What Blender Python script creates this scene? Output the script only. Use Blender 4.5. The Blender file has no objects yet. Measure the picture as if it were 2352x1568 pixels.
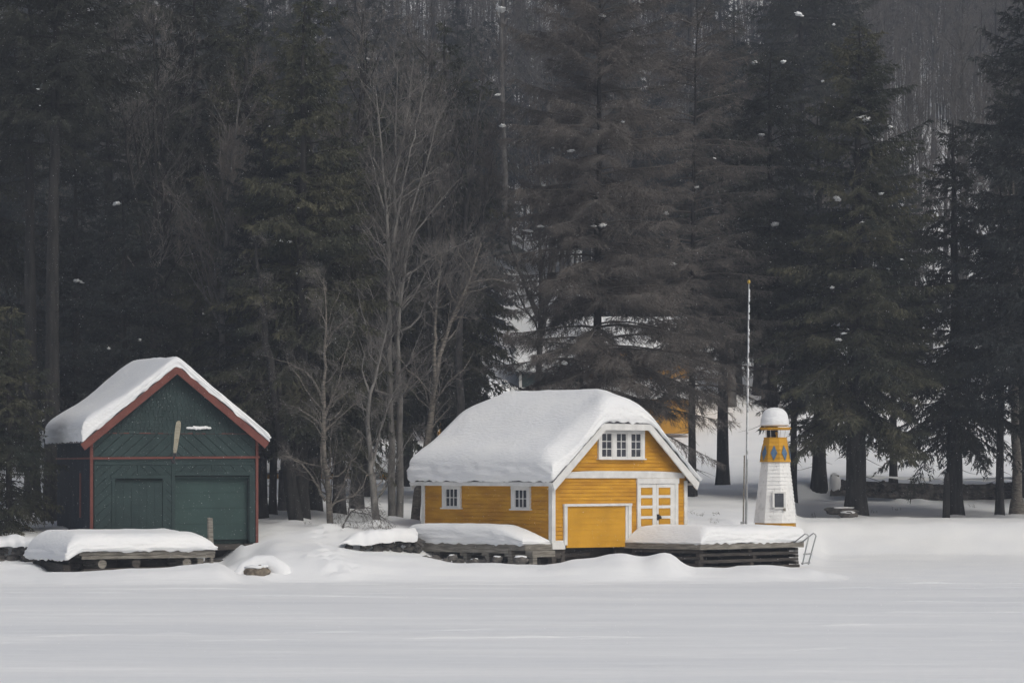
import bpy, math, random
import numpy as np
from mathutils import Vector, Matrix, noise
sc = bpy.context.scene
R_ = math.radians
# ------------------------------------------------------------------ camera
F, CX, HY, EYE = 7200.0, 1176.0, 1080.0, 4.0      # focal length / centre / horizon in 2352-px picture units
cam = bpy.data.objects.new('camera', bpy.data.cameras.new('camera'))
sc.collection.objects.link(cam); sc.camera = cam
cam.location = (0, 0, EYE); cam.rotation_euler = (R_(90), 0, 0)
cam.data.sensor_width = 36; cam.data.lens = 36*F/2352; cam.data.shift_y = (HY-784)/2352
cam.data.clip_start = 1; cam.data.clip_end = 3000
# ------------------------------------------------------------------ world, sun, exposure (overcast, falling snow)
SUN_EL, SUN_AZ = 46, 138       # azimuth clockwise from +Y : behind the camera, to the right
w = bpy.data.worlds.new('World'); sc.world = w; w.use_nodes = True
nt = w.node_tree; nt.nodes.clear()
sky = nt.nodes.new('ShaderNodeTexSky'); sky.sky_type = 'NISHITA'; sky.sun_disc = False
sky.sun_elevation = R_(SUN_EL); sky.sun_rotation = R_(SUN_AZ); sky.air_density = 1.0; sky.dust_density = 6.0; sky.ozone_density = 0.0
hs = nt.nodes.new('ShaderNodeHueSaturation'); hs.inputs['Saturation'].default_value = 0.8
bg = nt.nodes.new('ShaderNodeBackground'); bg.inputs[1].default_value = 0.115
wo = nt.nodes.new('ShaderNodeOutputWorld')
nt.links.new(sky.outputs[0], hs.inputs['Color']); nt.links.new(hs.outputs[0], bg.inputs[0]); nt.links.new(bg.outputs[0], wo.inputs[0])
sl = bpy.data.lights.new('sun', 'SUN'); sl.energy = 0.95; sl.angle = R_(28); sl.color = (0.89, 1.0, 0.99)
so = bpy.data.objects.new('sun', sl); sc.collection.objects.link(so)
d = Vector((math.sin(R_(SUN_AZ))*math.cos(R_(SUN_EL)), math.cos(R_(SUN_AZ))*math.cos(R_(SUN_EL)), math.sin(R_(SUN_EL))))
so.rotation_euler = d.to_track_quat('Z', 'Y').to_euler()
sc.view_settings.view_transform = 'Standard'; sc.view_settings.look = 'None'
sc.view_settings.exposure = -0.2; sc.view_settings.gamma = 1; sc.view_settings.use_curve_mapping = False
sc.cycles.use_denoising = True; sc.cycles.denoising_prefilter = 'ACCURATE'; sc.cycles.max_bounces = 6; sc.cycles.diffuse_bounces = 3; sc.cycles.volume_bounces = 0
# ------------------------------------------------------------------ helpers
def P(px, py, Y): return Vector(((px-CX)*Y/F, Y, EYE-(py-HY)*Y/F))
def zpx(py, Y): return EYE-(py-HY)*Y/F
def vnoise(x, y, seed=0):
    xi = np.floor(x).astype(np.int64); yi = np.floor(y).astype(np.int64); xf = x-xi; yf = y-yi
    def h(a, b):
        n = (a*374761393+b*668265263+seed*974634777) & 0x7fffffff
        n = ((n ^ (n >> 13))*1274126177) & 0x7fffffff
        return ((n ^ (n >> 16)) & 0xffff)/65535.0
    u = xf*xf*(3-2*xf); v = yf*yf*(3-2*yf)
    return (h(xi, yi)*(1-u)+h(xi+1, yi)*u)*(1-v)+(h(xi, yi+1)*(1-u)+h(xi+1, yi+1)*u)*v-0.5
def fbm(x, y, seed=0, o=3):
    r = 0
    for k in range(o): r = r+vnoise(x*2**k+17*k, y*2**k-9*k, seed+k)/2**k
    return r
# ------------------------------------------------------------------ materials
MATS = {}
def mat(name, c1, c2=None, scale=3.0, rough=0.85, bump=0.0, bscale=30.0, stretch=(1, 1, 1), spec=0.3, lo=0.35, hi=0.65, metal=0.0, detail=6.0):
    m = bpy.data.materials.new(name); m.use_nodes = True; n = m.node_tree; b = n.nodes['Principled BSDF']
    b.inputs['Roughness'].default_value = rough; b.inputs['Specular IOR Level'].default_value = spec; b.inputs['Metallic'].default_value = metal
    tc = n.nodes.new('ShaderNodeTexCoord'); mp = n.nodes.new('ShaderNodeMapping'); mp.inputs['Scale'].default_value = stretch
    n.links.new(tc.outputs['Object'], mp.inputs[0])
    tx = n.nodes.new('ShaderNodeTexNoise'); tx.inputs['Scale'].default_value = scale; tx.inputs['Detail'].default_value = detail
    n.links.new(mp.outputs[0], tx.inputs['Vector'])
    cr = n.nodes.new('ShaderNodeValToRGB'); cr.color_ramp.elements[0].position = lo; cr.color_ramp.elements[1].position = hi
    cr.color_ramp.elements[0].color = (*c1, 1); cr.color_ramp.elements[1].color = (*(c2 or c1), 1)
    n.links.new(tx.outputs[0], cr.inputs[0]); n.links.new(cr.outputs[0], b.inputs['Base Color'])
    if bump:
        t2 = n.nodes.new('ShaderNodeTexNoise'); t2.inputs['Scale'].default_value = bscale; t2.inputs['Detail'].default_value = 5
        n.links.new(mp.outputs[0], t2.inputs['Vector'])
        bp = n.nodes.new('ShaderNodeBump'); bp.inputs['Strength'].default_value = bump; bp.inputs['Distance'].default_value = 0.03
        n.links.new(t2.outputs[0], bp.inputs['Height']); n.links.new(bp.outputs[0], b.inputs['Normal'])
    MATS[name] = m; return m
SNOW = mat('snow', (.80, .815, .84), (.85, .86, .87), 0.5, 0.7, 0.35, 9, spec=0.2)
SNOWL = mat('snow_layered', (.80, .815, .84), (.85, .86, .87), 0.8, 0.7, 1.0, 9, stretch=(.6, .6, 1.7), spec=0.2)
ICE = mat('snow_crust', (.76, .775, .80), (.84, .85, .865), 0.25, 0.65, 0.6, 5.0, stretch=(.22, 1, 1), spec=0.25)
YEL = mat('yellow_paint', (.45, .208, .012), (.63, .318, .020), 0.8, 0.6, 0.2, 20, stretch=(1, 1, 4))
YELD = mat('yellow_door_paint', (.49, .25, .013), (.61, .315, .020), 0.9, 0.55, 0.15, 14)
YELF = mat('cottage_yellow', (.50, .25, .03), (.60, .31, .04), 1.3, 0.7)
WHT = mat('white_paint', (.62, .62, .61), (.74, .74, .73), 2.5, 0.6, 0.15, 25)
WHTL = mat('chalky_white_shingle', (.70, .70, .69), (.82, .82, .81), 3.5, 0.8, 0.5, 18, lo=.3, hi=.5)
GREEN = mat('green_paint', (.019, .036, .036), (.028, .050, .050), 1.6, 0.75, 0.3, 22)
GREEND = mat('green_dark_gap', (.008, .018, .017), (.012, .024, .022), 3, 0.9)
GREENL = mat('green_door_paint', (.026, .052, .049), (.034, .066, .062), 1.1, 0.7, 0.2, 10)
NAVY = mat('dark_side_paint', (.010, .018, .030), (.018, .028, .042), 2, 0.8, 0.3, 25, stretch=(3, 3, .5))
RED = mat('red_trim_paint', (.125, .040, .032), (.17, .056, .044), 2.5, 0.7, 0.2, 20)
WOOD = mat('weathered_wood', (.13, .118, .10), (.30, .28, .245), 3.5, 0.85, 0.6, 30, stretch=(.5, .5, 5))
WOODD = mat('dark_wood', (.035, .03, .027), (.085, .075, .066), 3.0, 0.85, 0.6, 25, stretch=(.6, .6, 4))  # darker brown wood, mostly for timbers below the decks
WOODY = mat('pale_wood', (.30, .27, .20), (.42, .39, .31), 3.0, 0.8, 0.4, 25, stretch=(.5, .5, 5))
ROOFM = mat('asphalt_shingle', (.10, .10, .115), (.18, .18, .20), 8, 0.9, 0.5, 40)
STONE = mat('stone', (.035, .034, .033), (.14, .13, .12), 2.5, 0.9, 0.8, 14)
ROCK = mat('lichen_rock', (.09, .075, .055), (.25, .21, .165), 7, 0.9, 0.8, 20)
GLASS = mat('window_glass', (.035, .04, .05), (.07, .075, .09), 2.0, 0.12, 0.0, spec=0.6)
DARK = mat('crib_shade_black', (.006, .006, .007), (.010, .010, .012), 2, 0.9)  # near-black colour standing in for shade within the dock crib
METAL = mat('galvanised_metal', (.36, .37, .38), (.50, .51, .52), 6, 0.4, metal=0.6)
GOLD = mat('gilt_ball', (.55, .36, .06), (.62, .42, .09), 6, 0.35, metal=0.6)
BLUE = mat('blue_paint', (.06, .125, .23), (.10, .18, .29), 6, 0.6)
BLACK = mat('black_iron', (.02, .02, .022), (.04, .04, .045), 8, 0.5)
BARKD = mat('dark_bark', (.012, .012, .012), (.040, .038, .037), 2.2, 0.95, 1.0, 14, stretch=(3, 3, .5))
BARKG = mat('grey_bark', (.060, .057, .055), (.14, .134, .128), 2.4, 0.95, 0.8, 14, stretch=(2, 2, .7))
BARKB = mat('pale_bark', (.075, .068, .06), (.21, .19, .165), 5.0, 0.9, 0.7, 14, stretch=(1, 1, 3.5))
BARKH = mat('silvery_bark', (.11, .105, .10), (.24, .23, .215), 2.4, 0.95, 0.8, 14, stretch=(2, 2, .7))
TWIG = mat('grey_twigs', (.075, .070, .066), (.19, .178, .168), 0.5, 0.95)
TWIGB = mat('brown_twigs', (.072, .066, .061), (.150, .134, .122), 0.35, 0.95)
NEED = mat('spruce_needles', (.024, .027, .024), (.058, .061, .047), 0.45, 0.9, lo=.38, hi=.66)
NEEDO = mat('olive_needles', (.024, .032, .025), (.098, .093, .056), 0.40, 0.9, lo=.36, hi=.66)
NEEDD = mat('dark_needles', (.014, .018, .020), (.037, .043, .041), 0.6, 0.9, lo=.38, hi=.66)
TWIGF = mat('far_twigs', (.042, .041, .041), (.090, .085, .081), 0.12, 0.95)
# ------------------------------------------------------------------ mesh building
def mk(name, V, FL, mats, parent=None, smooth=False):
    """V (n,3); FL list of (faces array (m,k), material index)."""
    V = np.asarray(V, dtype=np.float32).reshape(-1, 3)
    me = bpy.data.meshes.new(name); me.vertices.add(len(V)); me.vertices.foreach_set('co', V.ravel())
    FL = [(np.asarray(f, dtype=np.int32), m) for f, m in FL if len(f)]
    nl = sum(f.size for f, _ in FL); npoly = sum(len(f) for f, _ in FL)
    me.loops.add(nl); me.polygons.add(npoly)
    me.loops.foreach_set('vertex_index', np.concatenate([f.ravel() for f, _ in FL]))
    tot = np.concatenate([np.full(len(f), f.shape[1], dtype=np.int32) for f, _ in FL])
    st = np.concatenate([[0], np.cumsum(tot)[:-1]]).astype(np.int32)
    me.polygons.foreach_set('loop_start', st)
    me.polygons.foreach_set('material_index', np.concatenate([np.full(len(f), m, dtype=np.int32) for f, m in FL]))
    if smooth: me.polygons.foreach_set('use_smooth', np.ones(npoly, dtype=bool))
    for m in mats: me.materials.append(m)
    me.update(calc_edges=True)
    o = bpy.data.objects.new(name, me); sc.collection.objects.link(o)
    if parent is not None: o.parent = parent
    return o
class MB:
    def __init__(s): s.v = []; s.f = []
    def poly(s, pts):
        b = len(s.v); s.v += [tuple(p) for p in pts]; s.f.append(tuple(range(b, b+len(pts))))
    def box(s, x0, x1, y0, y1, z0, z1):
        b = len(s.v)
        s.v += [(x0, y0, z0), (x1, y0, z0), (x1, y1, z0), (x0, y1, z0), (x0, y0, z1), (x1, y0, z1), (x1, y1, z1), (x0, y1, z1)]
        s.f += [tuple(b+i for i in q) for q in ((0, 3, 2, 1), (4, 5, 6, 7), (0, 1, 5, 4), (1, 2, 6, 5), (2, 3, 7, 6), (3, 0, 4, 7))]
    def bar(s, a, c, w, h, up=(0, 0, 1)):
        a = Vector(a); c = Vector(c); t = (c-a).normalized(); u = Vector(up); sd = t.cross(u).normalized(); u = sd.cross(t)
        b = len(s.v)
        for p in (a, c):
            for i, j in ((-1, -1), (1, -1), (1, 1), (-1, 1)): s.v.append(tuple(p+sd*(i*w/2)+u*(j*h/2)))
        s.f += [tuple(b+i for i in q) for q in ((0, 1, 2, 3), (7, 6, 5, 4), (0, 4, 5, 1), (1, 5, 6, 2), (2, 6, 7, 3), (3, 7, 4, 0))]
    def slab(s, pts, off):
        """extrude polygon by vector off"""
        n = len(pts); b = len(s.v); off = Vector(off)
        s.v += [tuple(p) for p in pts]+[tuple(Vector(p)+off) for p in pts]
        s.f.append(tuple(range(b, b+n))); s.f.append(tuple(range(b+2*n-1, b+n-1, -1)))
        for i in range(n): j = (i+1) % n; s.f.append((b+i, b+n+i, b+n+j, b+j))
    def tube(s, pts, rad, n=8, cap=True):
        pts = [Vector(p) for p in pts]; b = len(s.v)
        if not hasattr(rad, '__len__'): rad = [rad]*len(pts)
        pu = Vector((0.3, 0.8, 0.5)).normalized()
        for i, p in enumerate(pts):
            t = (pts[min(i+1, len(pts)-1)]-pts[max(i-1, 0)]).normalized(); u = (pu-t*pu.dot(t)).normalized(); pu = u; v = t.cross(u)
            for k in range(n): a = 2*math.pi*k/n; s.v.append(tuple(p+(u*math.cos(a)+v*math.sin(a))*rad[i]))
        for i in range(len(pts)-1):
            for k in range(n): k2 = (k+1) % n; s.f.append((b+i*n+k, b+i*n+k2, b+(i+1)*n+k2, b+(i+1)*n+k))
        if cap: s.f.append(tuple(b+k for k in range(n-1, -1, -1))); s.f.append(tuple(b+(len(pts)-1)*n+k for k in range(n)))
    def lump(s, c, r, seed=0, amp=.25, n=10, fr=1.3):
        """displaced ellipsoid"""
        b = len(s.v); c = Vector(c); m = n*2
        for i in range(n+1):
            th = math.pi*i/n
            for k in range(m):
                ph = 2*math.pi*k/m; q = Vector((math.sin(th)*math.cos(ph), math.sin(th)*math.sin(ph), math.cos(th)))
                dd = 1+amp*noise.noise(q*fr+Vector((seed*7.3, seed*3.1, 0)))*2
                s.v.append((c.x+q.x*r[0]*dd, c.y+q.y*r[1]*dd, c.z+q.z*r[2]*dd))
        for i in range(n):
            for k in range(m): k2 = (k+1) % m; s.f.append((b+i*m+k, b+(i+1)*m+k, b+(i+1)*m+k2, b+i*m+k2))
    def build(s, name, m, parent=None, smooth=False, bevel=0):
        me = bpy.data.meshes.new(name); me.from_pydata(s.v, [], s.f); me.materials.append(m); me.update()
        if smooth: me.polygons.foreach_set('use_smooth', [True]*len(me.polygons))
        o = bpy.data.objects.new(name, me); sc.collection.objects.link(o)
        if parent is not None: o.parent = parent
        if bevel: bv = o.modifiers.new('bevel', 'BEVEL'); bv.width = bevel; bv.segments = 1
        return o
def tag(o, label, cat=None, group=None, kind=None):
    if label: o['label'] = label
    if cat: o['category'] = cat
    if group: o['group'] = group
    if kind: o['kind'] = kind
    return o
def thing(name, label, cat, loc=(0, 0, 0), rotz=0, group=None):
    o = bpy.data.objects.new(name, None); sc.collection.objects.link(o); o.empty_display_size = .3
    o.location = loc; o.rotation_euler = (0, 0, rotz); return tag(o, label, cat, group)
class Frame:
    """local frame of a building; hit() turns a place on one of its wall planes into wall coordinates"""
    def __init__(s, O, deg): s.O = Vector(O); s.a = R_(deg); s.ex = Vector((math.cos(s.a), math.sin(s.a))); s.ey = Vector((-math.sin(s.a), math.cos(s.a)))
    def hit(s, px, py, wall='x', off=0):
        dv, nv = (s.ex, s.ey) if wall == 'x' else (s.ey, s.ex)
        a = (px-CX)/F; ox = s.O.x+off*nv.x; oy = s.O.y+off*nv.y
        t = (a*oy-ox)/(dv.x-a*dv.y); Y = oy+t*dv.y
        return t, zpx(py, Y)-s.O.z
def clip(poly, rect):
    x0, x1, z0, z1 = rect
    for ax, lim, sg in ((0, x0, 1), (0, x1, -1), (1, z0, 1), (1, z1, -1)):
        out = []
        for i in range(len(poly)):
            a, b = poly[i], poly[(i+1) % len(poly)]; da = sg*(a[ax]-lim); db = sg*(b[ax]-lim)
            if da >= 0: out.append(a)
            if (da >= 0) != (db >= 0): t = da/(da-db); out.append((a[0]+(b[0]-a[0])*t, a[1]+(b[1]-a[1])*t))
        poly = out
        if len(poly) < 3: return []
    return poly
def strips(rect, ang, wd, gap, fn, mb, thick=.018, seed=0):
    """boards laid at an angle inside a rectangle of a wall; fn(u,d,z)->point"""
    x0, x1, z0, z1 = rect; cx, cz = (x0+x1)/2, (z0+z1)/2; L = math.hypot(x1-x0, z1-z0)
    dx, dz = math.cos(ang), math.sin(ang); nx, nz = -dz, dx; n = int(L/wd)+2; rr = random.Random(seed)
    for k in range(-n, n+1):
        a = k*wd+gap/2; b = (k+1)*wd-gap/2
        pl = [(cx+nx*a-dx*L, cz+nz*a-dz*L), (cx+nx*a+dx*L, cz+nz*a+dz*L), (cx+nx*b+dx*L, cz+nz*b+dz*L), (cx+nx*b-dx*L, cz+nz*b-dz*L)]
        pl = clip(pl, rect)
        if len(pl) >= 3:
            t = thick+rr.uniform(-.004, .004)
            mb.slab([fn(u, 0.0, z) for u, z in pl], Vector(fn(0, t, 0))-Vector(fn(0, 0, 0)))
def clap(mb, fn, xa, xb, z0, z1, step=.147, out=.028, gap=.013):
    """clapboard courses between z0 and z1; xa(z), xb(z) are the ends"""
    z = z0
    while z < z1-1e-4:
        zt = min(z+step, z1); zg = max(zt-gap, z+.01); a0, b0, a1, b1 = xa(z), xb(z), xa(zg), xb(zg)
        if b1 <= a1: break
        mb.poly([fn(a0, out, z), fn(b0, out, z), fn(b1, .010, zg), fn(a1, .010, zg)])
        mb.poly([fn(a0, -.02, z), fn(b0, -.02, z), fn(b0, out, z), fn(a0, out, z)])
        a2, b2 = xa(zt), xb(zt)
        if b2 > a2: mb.poly([fn(a1, -.02, zg), fn(b1, -.02, zg), fn(b2, -.02, zt), fn(a2, -.02, zt)])
        z = zt
def axis(a, b, n, edge=.5, ne=8):
    """samples of [a,b] denser near both ends"""
    e = np.linspace(0, 1, ne, endpoint=False)**1.5*edge
    return np.concatenate([a+e, np.linspace(a+edge, b-edge, n), (b-e)[::-1]])
def snow_cap(name, parent, U, Vv, base, thick, R=.45, e0=.5, amp=.03, seed=0, bulge=.05, label=None, fn=None, mat_=None, rag=.09, low=None):
    """rounded slab of snow lying on base(u,v) with the given thickness"""
    U = np.asarray(U); Vv = np.asarray(Vv); nu, nv = len(U), len(Vv)
    uu, vv = np.meshgrid(U, Vv, indexing='ij')
    d = np.minimum(np.minimum(uu-U[0], U[-1]-uu), np.minimum(vv-Vv[0], Vv[-1]-vv))
    q = 1-np.clip(d/R, 0, 1); e = e0+(1-e0)*np.sqrt(np.clip(1-q*q, 0, 1))
    B = base(uu, vv); T = thick(uu, vv)
    Z = B+T*e+amp*fbm(uu*1.3, vv*1.3, seed, 4)*np.clip(T*3, 0, 1)
    Z = np.maximum(Z, B+.01)
    ring = [(i, 0) for i in range(nu)]+[(nu-1, j) for j in range(1, nv)]+[(i, nv-1) for i in range(nu-2, -1, -1)]+[(0, j) for j in range(nv-2, 0, -1)]
    verts = np.stack([uu, vv, Z], -1).reshape(-1, 3).tolist(); idx = lambda i, j: i*nv+j
    quads = []
    for i in range(nu-1):
        for j in range(nv-1): quads.append((idx(i, j), idx(i+1, j), idx(i+1, j+1), idx(i, j+1)))
    prev = [idx(i, j) for i, j in ring]; ns = 10
    for s in range(1, ns+1):
        cur = []
        for (i, j) in ring:
            u, v = U[i], Vv[j]; zt, b = Z[i, j], (low(u, v) if low else B[i, j]-.02); f = s/ns
            ou = -1 if i == 0 else (1 if i == nu-1 else 0); ov = -1 if j == 0 else (1 if j == nv-1 else 0)
            k = bulge*math.sin(math.pi*min(f*.8, 1))+.045*noise.noise(Vector((u*1.8, v*1.8, (zt+f)*3.0+seed)))+.05*noise.noise(Vector((u*.6, v*.6, f*8+seed)))+.012*noise.noise(Vector((u*6, v*6, f*6+seed)))
            if s == ns: k -= bulge*.5; b = b+rag*noise.noise(Vector((u*4, v*4, seed)))
            verts.append([u+ou*k, v+ov*k, zt+(b-zt)*f]); cur.append(len(verts)-1)
        n = len(ring)
        for a in range(n): a2 = (a+1) % n; quads.append((prev[a], cur[a], cur[a2], prev[a2]))
        prev = cur
    verts = np.array(verts)
    if fn is not None: verts = np.array([fn(*p) for p in verts])
    o = mk(name, verts, [(quads, 0)], [mat_ or SNOWL], parent, True)
    if label: o['label'] = label
    return o
# ------------------------------------------------------------------ ground: one snow sheet (lake snow, banks, hillside)
far_c = [(128, 2.0), (150, 2.75), (170, 3.35), (185, 4.8), (195, 7.1), (215, 11), (250, 20), (330, 46), (460, 88)]
far_r = [(138, .04), (140.5, .22), (142.2, .85), (143.6, 1.6), (145.5, 1.80), (149, 1.72), (159.4, 2.55), (160.2, 3.4), (170, 3.7), (185, 4.9), (195, 7.0), (215, 11), (250, 20), (330, 46), (460, 88)]
cols = [
 (-40, [(110.5, 0), (112.5, .42), (115, .62), (117, .62), (117.6, .7), (118.2, 1.42), (121, 1.55)], far_c),
 (70, [(110.5, 0), (112, .3), (114, .48), (116.6, .6), (117.4, .7), (118.3, 1.45), (121, 1.7)], far_c),
 (150, [(110.2, 0), (111.3, .28), (112.6, .36), (114, .12), (117, .2), (119.5, .9), (122, 1.75)], far_c),
 (330, [(109.8, 0), (111, .40), (112.3, .5), (113.8, .25), (118, .2), (121, .6), (125, 1.8)], far_c),
 (500, [(109.8, 0), (111.2, .55), (112.6, .72), (114, .5), (118, .25), (121, .6), (125, 1.8)], far_c),
 (560, [(110.5, 0), (111.8, .25), (114, .28), (116, .55), (118, .7), (121, 1.3), (125, 1.85)], far_c),
 (640, [(112.4, 0), (113.6, .55), (115.2, .95), (117, 1.02), (120, 1.4), (124, 1.85)], far_c),
 (760, [(112.4, 0), (113.6, .62), (115.2, .95), (117.2, 1.05), (119, 1.15), (121, 1.65), (124, 1.9)], far_c),
 (850, [(112.4, 0), (113.7, .55), (115.4, .9), (118.2, .92), (119.2, 1.0), (120, 1.6), (124, 1.9)], far_c),
 (940, [(112.4, 0), (113.7, .5), (115.4, .86), (118, .8), (120.6, .9), (121.6, 1.7), (125, 1.9)], far_c),
 (1060, [(112.4, 0), (113.7, .45), (115.2, .66), (117, .45), (121, .5), (124.5, 1.3), (127, 1.95)], far_c),
 (1230, [(112.4, 0), (113.6, .35), (115.4, .53), (117, .38), (122, .4), (126, 1.8)], far_c),
 (1330, [(112.4, 0), (113.6, .5), (115.2, .80), (116.4, .6), (119, .3), (124, .5), (127, 1.9)], far_c),
 (1430, [(112.4, 0), (113.5, .6), (115.0, .99), (116.2, .8), (119, .3), (124, .5), (127, 1.9)], far_c),
 (1475, [(112.4, 0), (113.5, .5), (115.0, .86), (116.2, .8), (119, .3), (124, .5), (127, 1.9)], far_c),
 (1525, [(112.4, 0), (113.5, .62), (114.8, 1.04), (116.0, .8), (119, .3), (124, .6), (127, 1.9)], far_c),
 (1600, [(112.4, 0), (113.7, .3), (115.4, .44), (117, .3), (121, .3), (125, .8), (128, 1.95)], far_c),
 (1650, [(112.4, 0), (113.7, .3), (115.5, .42), (117, .3), (122, .3), (126, 1.0), (128, 1.95)], far_c),
 (1760, [(112.4, 0), (113.8, .34), (115.8, .52), (117.5, .4), (124, .25), (127, .9), (129, 1.8)], [(131, 2.0)]+far_c[1:]),
 (1850, [(112.8, 0), (114.2, .3), (116, .46), (118, .25), (130, .1), (138, .3), (141, 1.0)], far_r[3:]),
 (1905, [(113.4, 0), (114.8, .12), (116.2, .24), (118, .08), (130, .02)], far_r),
 (1955, [(114, 0), (120, .01)], far_r),
 (2450, [(114, 0), (120, .01)], far_r)]
YG = np.arange(100, 470, .2); CZ = []; kern = np.exp(-np.linspace(-2, 2, 7)**2); kern /= kern.sum()
for px, a, b in cols:
    pts = [(100, 0)]+a+[p for p in b if p[0] > a[-1][0]+.5]
    z = np.interp(YG, [p[0] for p in pts], [p[1] for p in pts]); zz = np.pad(z, 3, mode='edge'); CZ.append(np.convolve(zz, kern, 'valid'))
CZ = np.array(CZ); CP = np.array([c[0] for c in cols], float)
BASES = [(1965, 147), (1882, 160), (2192, 150), (2296, 149), (690, 127), (778, 131), (718, 134), (626, 131), (682, 125), (765, 122.5), (868, 124), (908, 129), (952, 126.5), (2336, 151)]
def terrain(X, Y):
    X = np.asarray(X, float); Y = np.asarray(Y, float)
    px = np.clip(CX+F*X/np.maximum(Y, 40), CP[0], CP[-1]-1e-3); i = np.clip(np.searchsorted(CP, px, 'right')-1, 0, len(CP)-2)
    t = (px-CP[i])/(CP[i+1]-CP[i]); t = t*t*(3-2*t)
    yi = np.clip((Y-YG[0])/.2, 0, len(YG)-1.001); j = yi.astype(int); f = yi-j
    z = (CZ[i, j]*(1-f)+CZ[i, j+1]*f)*(1-t)+(CZ[i+1, j]*(1-f)+CZ[i+1, j+1]*f)*t
    for bx, by in BASES:
        xx = (bx-CX)*by/F; z = z+.15*np.exp(-((X-xx+.1)/.6)**2-((Y-by+.6)/.5)**2)
    z = z+.75*np.clip(vnoise(X*.55, Y*.2, 88)+.5*vnoise(X*1.7, Y*.3, 89)+.12, 0, 1)*np.exp(-((Y-157.7)/.8)**2)*np.clip((X-17)/2, 0, 1)
    land = np.clip(z/.4, 0, 1)
    hill = np.clip((Y-185)/60, 0, 1)
    z = z+land*(.10*fbm(X*.55, Y*.55, 3, 3)*np.clip((Y-108)/6, 0, 1)+.03*fbm(X*2.2, Y*2.2, 9, 2))+hill*3.0*fbm(X*.045, Y*.045, 5, 3)
    # wind crust and old tracks on the lake
    lake = 1-land
    z = z+lake*(.034*fbm(X*.13, Y*.8, 21, 3)+.020*fbm(X*.6, Y*2.6, 27, 3)+.012*np.maximum(fbm(X*.35, Y*1.4, 71, 3)-.12, 0)*3+.05*fbm(X*.03, Y*.12, 33, 2))
    for (a0, a1, a2, amp, wd, x0, x1, sd) in tracks:
        yc = a0+a1*X+a2*X*X+.35*fbm(X*.12, X*0, sd, 2); dd = (Y-yc)/wd; m = 1/(1+np.exp(-(X-x0)))*1/(1+np.exp(X-x1))
        z = z+amp*m*(np.exp(-(dd-1.2)**2)*.8+np.exp(-(dd+1.2)**2)*.5-np.exp(-dd**2)*1.1)*np.clip(.25+2.2*fbm(X*.55, X*0+3, sd+5, 3)+.5, 0, 1.6)
    return z
tracks = [(98.5, -.22, .0, .045, .16, -12, 40, 41), (106.2, .03, .0, .045, .14, -30, 40, 43), (78.5, .28, -.002, .050, .16, -14, 30, 45), (74.2, .12, .0, .040, .13, -30, 6, 47), (110.6, .02, 0, .05, .14, -8, 30, 49), (102.0, -.05, .0, .035, .13, -30, -2, 51),
          (64.2, .9, 0, .05, .18, 3.2, 7, 53), (108.8, -.03, 0, .04, .12, 2, 30, 55), (87.0, .10, 0, .035, .14, 6, 30, 57)]
def G(px, Y):
    """ground point in a column of the picture at distance Y"""
    X = (px-CX)*Y/F; return Vector((X, Y, float(terrain(X, Y))))
ys = np.concatenate([np.arange(-200, 50, 12.5), np.arange(50, 108, .13), np.arange(108, 128, .11), np.arange(128, 166, .35), np.arange(166, 260, 2), np.arange(260, 465, 6)])
xs = np.concatenate([np.arange(-330, -70, 20), np.arange(-70, -24, 2), np.arange(-24, 24, .2), np.arange(24, 70, 2), np.arange(70, 331, 20)])
XX, YY = np.meshgrid(xs, ys, indexing='ij'); ZZ = terrain(XX, YY)
# foot tracks trodden up the bank
rg = random.Random(5); fp = []
for k in range(46):
    t = k/45; fp.append((755+30*math.sin(t*7)+rg.uniform(-9, 9)+(20 if k % 2 else -6), 112.9+2.6*t+rg.uniform(-.1, .1)))
for k in range(26):
    t = k/25; fp.append((768-60*t+rg.uniform(-6, 6), 115.6+8*t+rg.uniform(-.2, .2)))
for px, yy in fp:
    x = (px-CX)*yy/F; ZZ -= .13*np.exp(-((XX-x)/.15)**2-((YY-yy)/.17)**2)-.045*np.exp(-((XX-x)/.34)**2-((YY-yy)/.36)**2)
nx_, ny_ = len(xs), len(ys); ii, jj = np.meshgrid(np.arange(nx_-1), np.arange(ny_-1), indexing='ij'); a = (ii*ny_+jj).ravel()
quad = np.stack([a, a+ny_, a+ny_+1, a+1], 1); yc = YY[:-1, :-1].ravel()
g = mk('snow_ground', np.stack([XX, YY, ZZ], -1).reshape(-1, 3), [(quad[yc < 113], 0), (quad[yc >= 113], 1)], [ICE, SNOW], None, True)
tag(g, None, kind='structure')
# ------------------------------------------------------------------ yellow boathouse
DZ = 1.23                                                       # deck level
YF = Frame(P(1268, 0, 118).xy.to_3d()+Vector((0, 0, DZ)), 45)
W, L, OV, ZE, ZC, SL = 7.53, 7.06, .36, 2.35, 4.60, .80
XCN = W/2; HWD = W/2+OV; ZR = ZE+SL*HWD
yh = thing('yellow_boathouse', 'yellow clapboard boathouse with white trim and thick rounded snow on its clipped gable roof', 'boathouse', YF.O, YF.a)
gx = lambda px, py=1080, off=-.03: YF.hit(px, py, 'x', off)
lx = lambda px, py=1080, off=-.03: YF.hit(px, py, 'y', off)
fg = lambda u, d, z: (u, -d, z)      # gable wall: d outward
fl = lambda u, d, z: (-d, u, z)      # left wall
core = MB(); core.box(.03, W-.03, .03, L-.03, .0, ZE-.05)
rin = lambda z: (z-ZE)/SL-OV+.02
core.slab([(0.04, .03, ZE-.06), (W-.04, .03, ZE-.06), (W-rin(ZE+.2), .03, ZE+.2), (W-rin(ZC-.1), .03, ZC-.1), (rin(ZC-.1), .03, ZC-.1), (rin(ZE+.2), .03, ZE+.2)], (0, L-.06, 0))
core.build('wall_core', YEL, yh)
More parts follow.
